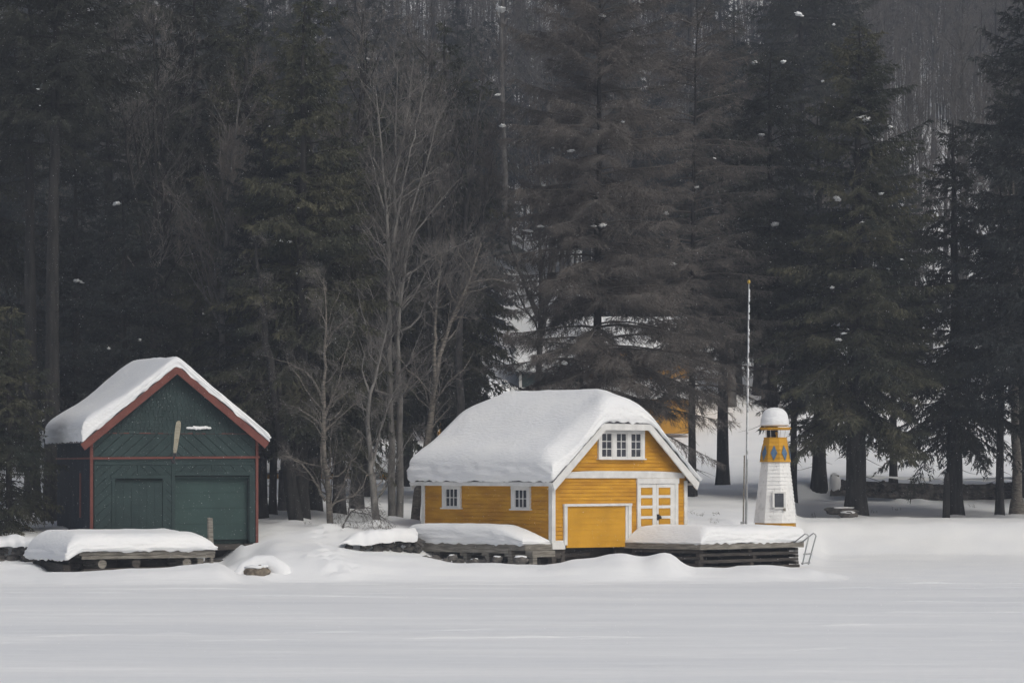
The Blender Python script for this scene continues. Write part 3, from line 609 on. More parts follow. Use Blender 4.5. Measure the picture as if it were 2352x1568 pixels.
def gbase(u, v):
    z1, z2_ = ez+gsl*(u+go), ez+gsl*(GW+go-u); k = .12; mm = np.minimum(z1, z2_); return mm-k*np.log(np.exp(-(z1-mm)/k)+np.exp(-(z2_-mm)/k))*1.1+.02
def gthick(u, v):
    lo_ = np.exp(-((u+go)/1.2)**2); lf = 1/(1+np.exp((u-GW/2-.3)/.4))
    return .34+.10*lf+.34*lo_+.16*np.clip(v/GL, 0, 1)*lf*np.exp(-((u-GW/2+.6)/1.2)**2)
snow_cap('snow_cap', groof, axis(-go-.06, GW+go+.04, 80, .5, 8), axis(-go-.04, GL+go, 60, .5, 8), gbase, gthick, R=.42, e0=.74, amp=.04, seed=23, bulge=.03)
m = MB(); rr = random.Random(3)
for k in range(14): u = hx(432+k*3.6)[0]; m.lump((u, -.06, hx(455, 982)[1]+rr.uniform(-.02, .02)), (rr.uniform(.06, .11), .04, rr.uniform(.03, .06)), k, .3, 5)
m.build('snow_streak', SNOW, gh, True)
# oar hanging on the gable
oa = P(410.5, 966, 117.1); ob = P(401.5, 1040, 117.1)
ow = thing('hanging_oar', 'pale wooden oar blade hanging upright from the red beam of the green boathouse', 'oar', ob)
d_ = oa-ob; m = MB(); ww = [(0, .05), (.12, .075), (.35, .085), (.6, .10), (.85, .10), (.96, .08), (1, .03)]
L_ = [ob+d_*t-ob+Vector((-w_, 0, 0)) for t, w_ in ww]; R2 = [ob+d_*t-ob+Vector((w_, 0, 0)) for t, w_ in ww]
m.slab(L_+R2[::-1], (0, .03, 0)); m.build('blade', WOODY, ow, bevel=.008)
m = MB(); m.box(-.06, .06, -.05, .06, -.13, .0); m.tube([(-.02, 0, -.12), (-.05, -.02, -.28), (-.14, -.02, -.30)], .045, 6); m.lump((-.05, 0, -.32), (.09, .07, .07)); m.build('bracket', BLACK, ow)
# timbers below the green boathouse
m = MB(); m.box(hx(395)[0], hx(573)[0], .3, GL, -.35, -.1); m.box(GW-.5, GW+.1, -.1, .3, -.32, -.1); m.box(GW-.6, GW+.35, -.2, .1, -.5, -.34); m.box(GW-.7, GW+.05, -.05, .35, -.75, -.5)
m.box(.2, GW-.2, 1.2, 1.5, -1.2, -.3); m.box(2.6, 3.0, .4, .7, -1.2, -.1); m.box(.1, .5, .2, .6, -1.2, 0); m.box(4.2, 6.0, .35, .5, -.9, -.72); m.build('foundation_beam', WOODD, gh, bevel=.015)
m = MB(); m.slab([(4.05, .05, -.85), (4.4, .08, -.75), (4.5, .05, -.2), (4.1, .02, -.12)], (0, .06, 0)); m.build('loose_plank', METAL, gh)
# front dock of the green boathouse
gdz = 1.06; gO = P(187, 0, 113.2); dd_ = thing('green_house_dock', 'old wooden dock on logs with a thick snow slab before the green boathouse', 'dock', (gO.x, gO.y, gdz), R_(32))
DWX, DWY = 5.35, 3.3
m = MB(); m.box(-.05, DWX, 0, DWY, -.07, 0); m.build('deck_boards', WOOD, dd_)
m = MB(); m.box(-.1, DWX, -.07, 0, -.13, -.003); m.box(-.0, DWX, -.04, .02, -.27, -.14); m.build('rim_board', WOOD, dd_, bevel=.008)
m = MB(); m.box(-.08, -.02, .05, DWY, -.22, 0); m.build('side_rim_board', WOODD, dd_)
for s in (.85, 2.2, 4.25):
    m = MB(); m.tube([(s, .05, -.45), (s, 3.2, -.45)], .17, 12); m.build('log', WOOD if s != 2.2 else WOODD, dd_, False)
m = MB(); m.bar((.1, .15, -.73), (5.0, .15, -.66), .2, .2); m.bar((-.4, .4, -.6), (-.1, 3.5, -.5), .3, .3); m.build('sill_beam', WOODD, dd_, bevel=.02)
m = MB(); m.box(5.18, 5.3, -.02, .1, -.75, -.1); m.box(4.7, 4.95, .1, .5, -.62, -.3); m.build('support_post', WOOD, dd_, bevel=.01)
m = MB(); m.slab([(5.13, .02, -.2), (5.34, .02, -.2), (5.29, .02, 1.18), (5.11, .02, 1.2)], (0, .12, 0)); m.build('mooring_post', WOOD, dd_, bevel=.01)
m = MB(); m.box(.1, DWX-.2, 1.4, DWY, -.9, -.1); m.build('crib', WOODD, dd_)
def gth(u, v):
    return (.62+.14*np.clip(v/3, 0, 1))*np.clip((DWX-.02-u)/.9+.30, 0, 1)**.5
snow_cap('snow_cap', dd_, axis(-.62, DWX-.06, 46, .5, 8), axis(-.10, DWY+.1, 34, .5, 8), lambda u, v: .005-.0*u-.30*np.clip(-(u+.0)/.6, 0, 1)**1.3, gth, R=.6, e0=.55, amp=.04, seed=31, bulge=.10)
# ------------------------------------------------------------------ stone walls, rocks
def stone_wall(name, label, pts, h, size, seed, capw=.9, caph=.3, mat_=STONE, cap=True, cat='stone wall'):
    t = thing(name, label, cat, pts[0]); O = Vector(pts[0]); m = MB(); rr = random.Random(seed)
    for i in range(len(pts)-1):
        a, b = Vector(pts[i])-O, Vector(pts[i+1])-O; n = max(1, int((b-a).length/size))
        for k in range(n):
            for lay in range(max(1, int(h/(size*.62)))):
                q = a.lerp(b, (k+rr.uniform(.2, .8))/n); s = size*rr.uniform(.45, .85)
                m.lump(q+Vector((0, rr.uniform(-.1, .1)*size, (lay+.5)*size*.6)), (s*.8, s*.6, s*.5), rr.random()*50, .35, 7, 1.8)
    for i in (range(len(pts)-1) if h > 1 else ()): m.bar(Vector(pts[i])-O+Vector((0, .12, h*.35)), Vector(pts[i+1])-O+Vector((0, .12, h*.35)), .2, h*.8)
    m.build('stones', mat_, t)
    if cap:
        V = []; Q = []; n = 0; prof = [(-.5, -.15), (-.52, .25), (-.42, .62), (-.22, .9), (0, 1), (.3, .98), (.7, .85), (1.1, .3)]
        path = []
        for i in range(len(pts)-1):
            for k in range(14): path.append((Vector(pts[i])-O).lerp(Vector(pts[i+1])-O, k/14))
        for i, p in enumerate(path):
            f = min(1, min(i/9+.12, (len(path)-1-i)/3+.5))
            for j, (u, v) in enumerate(prof):
                nn = noise.noise(Vector((p.x*1.7, u*2, seed)))+.5*noise.noise(Vector((p.x*5, u*3, seed)))
                V.append((p.x, p.y+u*capw*(1+.3*nn), p.z+h-.05+v*caph*f*(1+.4*nn)+(.14*nn if j < 2 else 0)))
        for i in range(len(path)-1):
            for j in range(len(prof)-1): a_ = i*len(prof)+j; Q.append((a_, a_+len(prof), a_+len(prof)+1, a_+1))
        o = mk('snow_cap', V, [(Q, 0)], [SNOW], t, True); sd = o.modifiers.new('sub', 'SUBSURF'); sd.levels = sd.render_levels = 1
    return t
stone_wall('stone_wall', 'dark shore wall of stacked stones left of the yellow boathouse under a snow lip', [(*P(782, 0, 118.4).xy, .74), (*P(850, 0, 118.8).xy, .80), (*P(900, 0, 119.4).xy, .86), (*P(965, 0, 120.4).xy, .88)], .52, .40, 3, .85, .46)
stone_wall('stone_wall', 'dark stone shore wall left of the snowy green boathouse dock', [(*P(-60, 0, 117).xy, .5), (*P(20, 0, 117.2).xy, .55), (*P(90, 0, 116.8).xy, .55)], .72, .5, 6, .8, .32)
stone_wall('stone_pile', 'dark stones heaped below the left end of the green boathouse dock', [(*P(85, 0, 116.4).xy, .35), (*P(130, 0, 115.2).xy, .3), (*P(185, 0, 114.4).xy, .25)], .55, .5, 16, cap=False, cat='stones')
stone_wall('stone_wall', 'long dark field stone wall across the snow behind the right hand trees', [P(1925, 1136, 158.6), P(2060, 1143, 158.6), P(2200, 1148, 158.6), P(2330, 1144, 158.6), P(2500, 1142, 158.6)], 1.01, .42, 9, .7, .12)
stone_wall('stone_wall', 'hidden dark stones below the walkway of the yellow boathouse', [(*P(960, 0, 119.3).xy, .45), (*P(1100, 0, 118.6).xy, .4), (*P(1235, 0, 118).xy, .35)], .4, .45, 19, cap=False)
def rock(label, c, r, seed, m_=ROCK, snow=True, name='rock'):
    t = thing(name, label, 'rock', c); m = MB(); m.lump((0, 0, 0), r, seed, .22, 12, 1.6); m.build('stone', m_, t, True)
    if snow: m = MB(); m.lump((0, .03, r[2]*.78), (r[0]*.85, r[1]*.85, r[2]*.35), seed+3, .2, 8); m.build('snow_cap', SNOW, t, True)
    return t
rock('brown lichened rock at the lake edge right of the green boathouse dock', P(592, 1315, 113.2), (.48, .35, .26), 2)
rock('flat dark rock peeping from the bank below the birch', P(724, 1262, 118.6), (.45, .3, .16), 5, STONE)
rock('dark snow-capped rock slab at the foot of the leaning spruce', P(1933, 1173, 146.2), (.75, .4, .18), 8, STONE)
rock('small dark rock below the slab at the leaning spruce', P(1950, 1184, 145.8), (.42, .3, .2), 11, STONE)
for k, (px, py, Y, s) in enumerate(((1142, 1284, 117.6, .15), (1196, 1287, 116.6, .22), (1040, 1280, 118.2, .14), (1090, 1288, 117.3, .13))):
    rock(('grey stone between the walkway posts of the yellow boathouse', 'snow-dusted grey stone beside the corner crib of the yellow boathouse', 'small stone behind the left walkway posts', 'low stone at the foot of a walkway post')[k], P(px, py, Y), (s*1.3, s, s*.8), 20+k, STONE)
# arch of snow over the rock, sheet of ice
m = MB(); arch = [P(535, 1330, 113.2), P(562, 1303, 113.5), P(590, 1290, 113.7), P(618, 1291, 113.7), P(645, 1312, 113.5), P(672, 1345, 113.2)]; m.tube([q-P(592, 1312, 113.2) for q in arch], [.18, .27, .30, .33, .40, .35], 16)
rk0 = [o for o in bpy.data.objects if o.name == 'rock'][0]; oo = m.build('snow_arch', SNOW, rk0, True)
# gravestone-like snow-covered post behind
m2 = thing('snowy_post', 'rounded snow covered post at the left end of the long stone wall', 'post', P(1917, 1125, 158)); m3 = MB(); m3.box(-.2, .2, -.2, .2, -.3, .75); m3.build('post', STONE, m2); m3 = MB(); m3.lump((0, -.05, .35), (.30, .3, .5), 4, .1); m3.build('snow_cap', SNOW, m2, True)
# ------------------------------------------------------------------ yellow cottage and cabin up the slope
def cottage(name, label, px0, px1, ybase_, yeave, yridge, Y, depth, wins, seed):
    a = P(px0, ybase_, Y); b = P(px1, ybase_, Y); t = thing(name, label, 'house', (a.x, a.y, a.z)); w_ = b.x-a.x; he = zpx(yeave, Y)-a.z; hr = zpx(yridge, Y)-a.z
    m = MB(); m.box(.02, w_-.02, .05, depth, -2, he); m.slab([(0, 0.03, he), (0, depth, he), (0, depth/2, hr-.2)], (w_, 0, 0)); clap(m, fg, lambda z: 0, lambda z: w_, -.3, he, .2, .04); m.build('wall', YELF, t)
    for (p0, p1, y0_, y1_) in wins:
        u0 = (p0-px0)*Y/F; u1 = (p1-px0)*Y/F; window(fg, u0, u1, zpx(y1_, Y)-a.z, zpx(y0_, Y)-a.z, 2, 3, 1, t, fw=.16)
    m = MB(); o_ = .5; sl_ = (hr-he)/(depth/2); z0 = he-sl_*o_; m.slab([(-o_, -o_, z0), (w_+o_, -o_, z0), (w_+o_, depth/2, hr), (-o_, depth/2, hr)], (0, 0, -.12)); m.slab([(-o_, depth/2, hr), (w_+o_, depth/2, hr), (w_+o_, depth+o_, z0), (-o_, depth+o_, z0)], (0, 0, -.12)); r = m.build('roof', ROOFM, t)
    snow_cap('snow_cap', r, axis(-o_, w_+o_, 30, .5, 5), axis(-o_, depth+o_, 24, .5, 5), lambda u, v: np.minimum(z0+sl_*(v+o_), z0+sl_*(depth+o_-v)), lambda u, v: .5+0*u, seed=seed)
    m = MB(); m.box(-.08, .1, -.06, 0, 0, he); m.box(w_-.1, w_+.08, -.06, 0, 0, he); m.box(0, w_, -.07, 0, he-.25, he-.05); m.build('corner_board', WHT, t)
    return t, w_, he
ct_, cw_, che = cottage('yellow_cottage', 'tall yellow cottage half hidden by bare larch boughs above the boathouse roof', 1352, 1590, 966, 800, 735, 192, 9, [(1480, 1500, 815, 850), (1440, 1458, 815, 850), (1530, 1548, 815, 850), (1395, 1412, 815, 850), (1400, 1422, 895, 935)], 50)
# porch with an arched opening across the front
pz = zpx(905, 190)-zpx(966, 192); m = MB(); m.slab([(-.2, -2.4, pz-.2), (cw_+.2, -2.4, pz-.2), (cw_+.2, -.05, pz+.7), (-.2, -.05, pz+.7)], (0, 0, -.12)); pr_ = m.build('porch_roof', WHT, ct_)
snow_cap('snow_cap', pr_, axis(-.3, cw_+.3, 30, .5, 5), axis(-2.5, -.1, 10, .4, 4), lambda u, v: pz-.2+(v+2.4)*.383, lambda u, v: .42+0*u, seed=61)
m = MB(); pts = [(0, -2.2, -.6), (1.6, -2.2, -.6)]
x0_, x1_ = 3.4, 4.6
m.slab([(0, -2.2, -.8), (cw_, -2.2, -.8), (cw_, -2.2, .9), (0, -2.2, .9)], (0, .12, 0))
for c in (1.2, 3.2, 5.2): pass
for k in range(3):
    c = .9+k*2.15; ring = [(c+1.0*math.cos(math.pi*q/10), -2.2, pz-1.2+.75*math.sin(math.pi*q/10)) for q in range(11)]
    for q in range(10): m.slab([ring[q], ring[q+1], (ring[q+1][0], -2.2, pz-.32), (ring[q][0], -2.2, pz-.32)], (0, .12, 0))
for k in range(4): xk = -.15+k*2.15; m.box(max(0, xk-.08), min(cw_, xk+.12), -2.2, -2.08, .9, pz-.32)
m.build('porch_wall', YELF, ct_)
cottage('yellow_cottage', 'low yellow cottage wing with deep roof snow left of the larch behind the boathouse', 1005, 1150, 990, 930, 885, 188, 6, [(1030, 1044, 940, 965), (1080, 1094, 940, 965)], 52)
cottage('teal_cabin', 'small dark teal cabin with deep snow on its roof seen through the boughs', 1195, 1345, 890, 845, 770, 205, 9, [(1290, 1305, 850, 875)], 54)
for o in list(bpy.data.objects):
    if o.name == 'wall' or o.name.startswith('wall.'):
        if o.parent and o.parent.name.startswith('teal'): o.data.materials[0] = GREEN
cottage('yellow_cabin', 'long low yellow cabin glimpsed at the top of the snowfield between the trunks', 560, 1020, 1106, 1078, 1045, 172, 6, [(640, 652, 1084, 1100), (860, 872, 1084, 1100)], 56)
# ------------------------------------------------------------------ trees
def tubes(Pp, Rr, n):
    """Pp (N,K,3), Rr (N,K) -> verts, quads"""
    N, K, _ = Pp.shape; T = np.gradient(Pp, axis=1); T /= np.linalg.norm(T, axis=2, keepdims=True)+1e-9
    ref = np.where(np.abs(T[..., 2:3]) > .9, np.array([1., 0, 0]), np.array([0, 0, 1.])); U = np.cross(T, ref); U /= np.linalg.norm(U, axis=2, keepdims=True)+1e-9; Vv = np.cross(T, U)
    a = np.arange(n)*2*np.pi/n; c, s = np.cos(a), np.sin(a)
    V = Pp[:, :, None, :]+Rr[:, :, None, None]*(U[:, :, None, :]*c[None, None, :, None]+Vv[:, :, None, :]*s[None, None, :, None])
    base = (np.arange(N)*K*n)[:, None, None]+(np.arange(K-1)*n)[None, :, None]; k = np.arange(n)[None, None, :]; k2 = (k+1) % n
    Q = np.stack([base+k, base+k2, base+n+k2, base+n+k], -1).reshape(-1, 4); return V.reshape(-1, 3), Q
def ribbons(O, D, w_, rng):
    """thin triangles from O along D"""
    r = rng.normal(size=O.shape); p = np.cross(D, r); p /= np.linalg.norm(p, axis=1, keepdims=True)+1e-9; p = p*w_[:, None]/2
    V = np.stack([O-p, O+p, O+D], 1).reshape(-1, 3); return V, np.arange(len(V)).reshape(-1, 3)
class Acc:
    def __init__(s): s.V = []; s.F = []; s.n = 0
    def add(s, V, Fc, m): s.V.append(V); s.F.append((Fc+s.n, m)); s.n += len(V)
    def mesh(s, name, mats, parent, smooth=False):
        by = {}
        for f, m in s.F: by.setdefault((m, f.shape[1]), []).append(f)
        return mk(name, np.concatenate(s.V), [(np.concatenate(v), k[0]) for k, v in by.items()], mats, parent, smooth)
def conifer(seed, H, R, z0, needle, bark, dens=1.0, droop=.45, tr=.32, style='needle', boughs=9.0, shape=.85, lean=0.0, tw=.045, tl=.24):
    rng = np.random.default_rng(seed)
    root = thing('conifer', 'proto', 'tree')
    # trunk
    K = 14; t = np.linspace(0, 1, K); tx = .25*np.cumsum(rng.normal(size=K))*.35*t*.6+lean*t; ty = .25*np.cumsum(rng.normal(size=K))*.3*t*.6
    TP = np.stack([tx, ty, -.5+t*(H+.5)], 1); rad = tr*(1-t)**.85+.012; rad[0] *= 1.45; rad[1] *= 1.05
    A = Acc(); V, Q = tubes(TP[None], rad[None], 12); V = V+rng.normal(size=V.shape)*.012*tr/.3; A.add(V, Q, 0); A.mesh('trunk', [bark], root, True)
    # boughs
    N = int((H-z0)*boughs); f = np.sort(rng.random(N))**1.08; z = z0+f*(H-z0-.25)
    az = np.arange(N)*2.39996+rng.normal(size=N)*.5
    clump = .72+.55*np.abs(np.sin(az*1.5+z*1.1+seed))*rng.random(N)+.15*rng.random(N)
    Lb = R*((1-f)**shape+.04)*np.minimum(1, .70+f*2.2)*clump*.95*(.72+.5*rng.random(N)+.25*np.sin(z*2.1+az+seed)); Lb = np.minimum(Lb, R*1.02*rng.uniform(.8, 1.1, N)*(1-f*.5))
    rad_ = np.stack([np.cos(az), np.sin(az), 0*az], 1); KB = 7; tb = np.linspace(0, 1, KB)
    up0 = rng.normal(size=N)*.10+.10+.35*f; dr = droop*(1.15-.8*f)*(.7+.6*rng.random(N))
    ox = np.interp(z, TP[:, 2], TP[:, 0]); oy = np.interp(z, TP[:, 2], TP[:, 1])
    BP = np.stack([ox, oy, z], 1)[:, None, :]+rad_[:, None, :]*(Lb[:, None]*tb)[:, :, None]
    side = np.cross(rad_, [0, 0, 1.]); BP = BP+side[:, None, :]*(rng.normal(size=(N, 1))*.12*Lb[:, None]*tb**2)[:, :, None]
    BP[:, :, 2] += Lb[:, None]*(up0[:, None]*tb-dr[:, None]*tb**1.8+.14*tb**4)
    A = Acc(); V, Q = tubes(BP, (.010+.009*Lb)[:, None]*(1.05-tb), 4); A.add(V, Q, 0)
    # dead stubs below the crown
    nd = int(6+z0*3); zd = rng.uniform(max(1.2, z0*.2), z0+1, nd); ad = rng.random(nd)*6.28; ld_ = R*.35*rng.random(nd)+.3
    DP = np.stack([np.interp(zd, TP[:, 2], TP[:, 0]), np.interp(zd, TP[:, 2], TP[:, 1]), zd], 1)[:, None, :]+(np.stack([np.cos(ad), np.sin(ad), -.15-.3*rng.random(nd)], 1)*ld_[:, None])[:, None, :]*np.linspace(0, 1, 4)[None, :, None]
    DP += rng.normal(size=DP.shape)*.04*np.linspace(0, 1, 4)[None, :, None]; V, Q = tubes(DP, .022*np.linspace(1, .2, 4)[None]*np.ones((nd, 1)), 3); A.add(V, Q, 0)
    # branchlets
    cnt = np.maximum(4, (Lb*9*dens).astype(int)+3); bi = np.repeat(np.arange(N), cnt); M = len(bi)
    tt = rng.uniform(.08, 1.0, M)**.8; seg = np.clip((tt*(KB-1)).astype(int), 0, KB-2); fr = tt*(KB-1)-seg
    OB = BP[bi, seg]*(1-fr)[:, None]+BP[bi, seg+1]*fr[:, None]; TG = BP[bi, seg+1]-BP[bi, seg]; TG /= np.linalg.norm(TG, axis=1, keepdims=True)+1e-9
    an = rng.choice([-1, 1], M)*rng.uniform(.5, 1.25, M)*(1-.55*(tt > .93)); sd = np.cross(TG, [0, 0, 1.]); sd /= np.linalg.norm(sd, axis=1, keepdims=True)+1e-9
    DB = TG*np.cos(an)[:, None]+sd*np.sin(an)[:, None]; DB[:, 2] -= rng.uniform(.1, .55, M)*(1 if style != 'larch' else .8); DB /= np.linalg.norm(DB, axis=1, keepdims=True)
    LB = (.16+.36*Lb[bi]*(1-tt)**.8*rng.uniform(.5, 1.1, M)+.10*rng.random(M)); LB = np.minimum(LB, 1.3)
    V, Fc = ribbons(OB, DB*LB[:, None], np.full(M, .022), rng); A.add(V, Fc, 0)
    # tufts
    c2 = np.maximum(3, (LB*16).astype(int)+2); ti = np.repeat(np.arange(M), c2); Q_ = len(ti); u = rng.random(Q_)
    OT = OB[ti]+DB[ti]*(LB[ti]*u)[:, None]; OT[:, 2] -= .25*LB[ti]*u*u
    DT = DB[ti]*.8+rng.normal(size=(Q_, 3))*.42; DT[:, 2] -= rng.uniform(.0, .7, Q_); DT /= np.linalg.norm(DT, axis=1, keepdims=True)
    ln = tl*rng.uniform(.5, 1.25, Q_); wdt = np.full(Q_, tw)*rng.uniform(.6, 1.3, Q_)
    V, Fc = ribbons(OT, DT*ln[:, None], wdt, rng); A.add(V, Fc, 1)
    A.mesh('crown', [bark if style != 'larch' else TWIGB, needle], root)
    root['R'] = R; root['H'] = H; root['z0'] = z0
    return root
def grow(stems, seed, n1=16, c2=7, c3=7, c4=5, spread=.75, up=.35, len1=.42, t0=.3, wob=.16, tw=.012, A=None, side=0.0, droop=0.0):
    """bare crown from stem polylines [(points (k,3), r0, r1)]"""
    rng = np.random.default_rng(seed); A = A or Acc()
    def resample(p, K):
        p = np.asarray(p, float); s = np.concatenate([[0], np.cumsum(np.linalg.norm(np.diff(p, axis=0), axis=1))]); q = np.linspace(0, s[-1], K)
        o = np.stack([np.interp(q, s, p[:, i]) for i in range(3)], 1)
        for _ in range(2): o[1:-1] = o[1:-1]*.5+(o[:-2]+o[2:])*.25
        return o, s[-1]
    lev = []
    for pts, r0, r1 in stems:
        o, Ls = resample(pts, 16); o[1:-1] += rng.normal(size=(14, 3))*.018*min(Ls, 6)*.25
        rr = r0+(r1-r0)*np.linspace(0, 1, 16)**.8; V, Q = tubes(o[None], rr[None], 9); A.add(V, Q, 0); lev.append((o, rr, Ls))
    def kids(Pp, Rr, Ln, c, lf, tmin, K, lo, ns, mi):
        N, Kp, _ = Pp.shape; pi = np.repeat(np.arange(N), c); M = len(pi); t = rng.uniform(tmin, 1, M); sg = np.clip((t*(Kp-1)).astype(int), 0, Kp-2); fr = t*(Kp-1)-sg
        O = Pp[pi, sg]*(1-fr)[:, None]+Pp[pi, sg+1]*fr[:, None]; T = Pp[pi, sg+1]-Pp[pi, sg]; T /= np.linalg.norm(T, axis=1, keepdims=True)+1e-9
        r = rng.normal(size=(M, 3)); r -= T*(r*T).sum(1, keepdims=True); r /= np.linalg.norm(r, axis=1, keepdims=True)
        a = rng.uniform(.55, 1.5, M)*spread; D = T*np.cos(a)[:, None]+r*np.sin(a)[:, None]; D[:, 2] += up*rng.uniform(.2, 1, M)-droop; D /= np.linalg.norm(D, axis=1, keepdims=True)
        Lc = Ln[pi]*lf*(1.18-t*.75)*rng.uniform(.55, 1.1, M); Lc = np.maximum(Lc, lo); R0 = np.minimum(Rr[pi, sg]*.5, .006+.013*Lc)
        tk = np.linspace(0, 1, K); C = O[:, None, :]+D[:, None, :]*(Lc[:, None]*tk)[:, :, None]
        wb = np.cumsum(rng.normal(size=(M, K, 3)), axis=1)*wob*Lc[:, None, None]/K; wb[:, 0] = 0; C = C+wb; C[:, :, 2] += (up*.35-droop*.8)*Lc[:, None]*tk**2
        Rc = R0[:, None]*(1.05-.85*tk); V, Q = tubes(C, Rc, ns); A.add(V, Q, mi); return C, Rc, Lc
    for o, rr, Ls in lev:
        C1 = kids(o[None], rr[None], np.array([Ls]), max(3, int(n1*Ls/10)), len1, t0, 7, .5, 5, 0)
        C2 = kids(*C1, c2, .48, .15, 5, .3, 3, 1)
        C3 = kids(*C2, c3, .50, .15, 4, .22, 3, 1)
        Pp, Rr, Ln = C3; N = len(Pp); pi = np.repeat(np.arange(N), c4); M = len(pi); t = rng.uniform(.1, 1, M); sg = np.clip((t*3).astype(int), 0, 2); fr = t*3-sg
        O = Pp[pi, sg]*(1-fr)[:, None]+Pp[pi, sg+1]*fr[:, None]; T = Pp[pi, sg+1]-Pp[pi, sg]; T /= np.linalg.norm(T, axis=1, keepdims=True)+1e-9
        D = T+rng.normal(size=(M, 3))*.6; D[:, 2] += up*.5-droop; D /= np.linalg.norm(D, axis=1, keepdims=True); V, Fc = ribbons(O, D*(rng.uniform(.12, .38, M)*min(1, .5+Ls*.06))[:, None], np.full(M, tw), rng); A.add(V, Fc, 1)
    return A
def bare(label, base, stems_px, Y, seed, bark=BARKG, twig=TWIG, name='bare_tree', r0=.2, **kw):
    """a leafless tree from stem lines given as picture places at distance Y"""
    B = P(*base, Y); t = thing(name, label, 'tree', B); S = []; rng = random.Random(seed); tops = Acc()
    for i, (pts, ra, rb) in enumerate(stems_px):
        q = []; sgn = rng.uniform(-1, 1)
        for k, (x, y) in enumerate(pts):
            v = P(x, y, Y)-B; v.y += sgn*(0.0 if i == 0 else .9)*k/len(pts); q.append(tuple(v))
        S.append((q, ra, rb))
    q0 = list(S[0][0]); a0 = Vector(q0[0]); q0.insert(0, tuple(a0-Vector((0, 0, .5)))); A = Acc()
    tp = Acc(); o = np.array(q0); S[0] = (q0, S[0][1], S[0][2])
    A = grow(S, seed, **kw)
    A.mesh('crown', [bark, twig], t, False)
    m = MB(); pts = [Vector(p) for p in q0[:3]]; p2 = pts[0].lerp(pts[1], .5); ra = S[0][1]
    m.tube([pts[0], pts[1], pts[1].lerp(pts[2], .12)], [ra*1.5, ra*1.28, ra*1.06], 12, False); m.build('trunk', bark, t, True)
    return t
TREES = []   # (root, px, Y, baseZ, H, R, z0)
def kids_of(o): return [c for c in bpy.data.objects if c.parent == o]
PROTO = {}
def place(kind, px, Y, scale, rot, label, group=None, sz=1.0, zoff=0.0, name=None):
    pr, ch, used = PROTO[kind]
    if not used:
        r = pr; PROTO[kind][2] = True
    else:
        r = pr.copy(); sc.collection.objects.link(r)
        for c in ch: k = c.copy(); sc.collection.objects.link(k); k.parent = r
    b = G(px, Y); r.location = (b.x, b.y, b.z-.1+zoff); r.rotation_euler = (0, 0, rot); r.scale = (scale, scale, scale*sz); r.name = name or NAMES[kind]
    r['label'] = label; r['category'] = 'tree'
    if group: r['group'] = group
    if 'R' in pr: TREES.append((r, px, Y, b.z, pr['H']*scale*sz, pr['R']*scale, pr['z0']*scale*sz))
    return r
NAMES = {}
def proto(kind, nm, root): PROTO[kind] = [root, kids_of(root), False]; NAMES[kind] = nm; root.name = nm
proto('spruce', 'spruce_tree', conifer(1, 22, 4.8, 3.4, NEEDO, BARKD, dens=1.5, droop=.50, tr=.46, boughs=13, tw=.06, shape=.62))
proto('dark', 'spruce_tree', conifer(2, 20, 3.9, 3.9, NEEDD, BARKD, dens=1.35, droop=.42, tr=.36, boughs=11, tw=.06, shape=.65))
proto('hemlock', 'hemlock_tree', conifer(3, 20, 4.6, 3.9, NEED, BARKD, dens=1.4, droop=.62, tr=.42, shape=.7, boughs=11, tw=.06))
proto('cedar', 'cedar_tree', conifer(4, 9, 2.3, .5, NEEDO, BARKD, dens=1.3, droop=.55, tr=.14, shape=.6, boughs=17, tl=.2))
proto('olive', 'hemlock_tree', conifer(5, 20, 4.2, 3.8, NEEDO, BARKD, dens=1.45, droop=.58, tr=.34, shape=.75, boughs=11, tw=.06))
proto('pine', 'pine_tree', conifer(6, 29, 4.6, 17, NEED, BARKD, dens=1.1, droop=.25, tr=.36, shape=.45, boughs=9, tw=.06, tl=.3))
proto('larch', 'larch_tree', conifer(7, 27, 6.2, 3.8, TWIGB, BARKD, dens=1.75, droop=.42, tr=.24, shape=.36, boughs=11, style='larch', tw=.022, tl=.36))
proto('larchthin', 'larch_tree', conifer(17, 27, 6.2, 5.2, TWIGB, BARKD, dens=.9, droop=.42, tr=.22, shape=.36, boughs=9, style='larch', tw=.022, tl=.36))
proto('highhem', 'hemlock_tree', conifer(9, 23, 4.8, 8.2, NEED, BARKD, dens=1.35, droop=.5, tr=.34, shape=.5, boughs=11, tw=.06))
proto('thin', 'spruce_tree', conifer(8, 20, 2.6, 5.5, NEEDD, BARKD, dens=1.2, droop=.5, tr=.20, shape=.6, boughs=7))
rng0 = random.Random(77)
def bare_proto(seed, H, fork, bark, twig):
    t = thing('bare_tree', 'proto', 'tree'); rr = random.Random(seed); S = []
    top = (rr.uniform(-.8, .8), rr.uniform(-.8, .8), H); midp = (rr.uniform(-.3, .3), rr.uniform(-.3, .3), H*.5)
    S.append(([(0, 0, -.5), (0, 0, 1.5), midp, top], .22, .03))
    for k in range(fork): a = rr.uniform(0, 6.3); z = H*rr.uniform(.3, .5); S.append(([(midp[0]*z/H*2, midp[1]*z/H*2, z), (1.1*math.cos(a), 1.1*math.sin(a), z+H*.18), (2.0*math.cos(a), 2.0*math.sin(a), H*rr.uniform(.8, .97))], .11, .02))
    A = grow(S, seed, n1=15, c2=6, c3=5, c4=5, len1=.30, t0=.42, up=.55, spread=.8, tw=.016); A.mesh('crown', [bark, twig], t)
    m = MB(); m.tube([(0, 0, -.5), (0, 0, .4), (0, 0, 1.6)], [.36, .28, .235], 10, False); m.build('trunk', bark, t, True); return t
proto('bareA', 'bare_tree', bare_proto(31, 18, 2, BARKG, TWIG)); proto('bareB', 'bare_tree', bare_proto(32, 16, 3, BARKG, TWIGB)); proto('bareC', 'bare_tree', bare_proto(33, 19, 1, BARKD, TWIG))
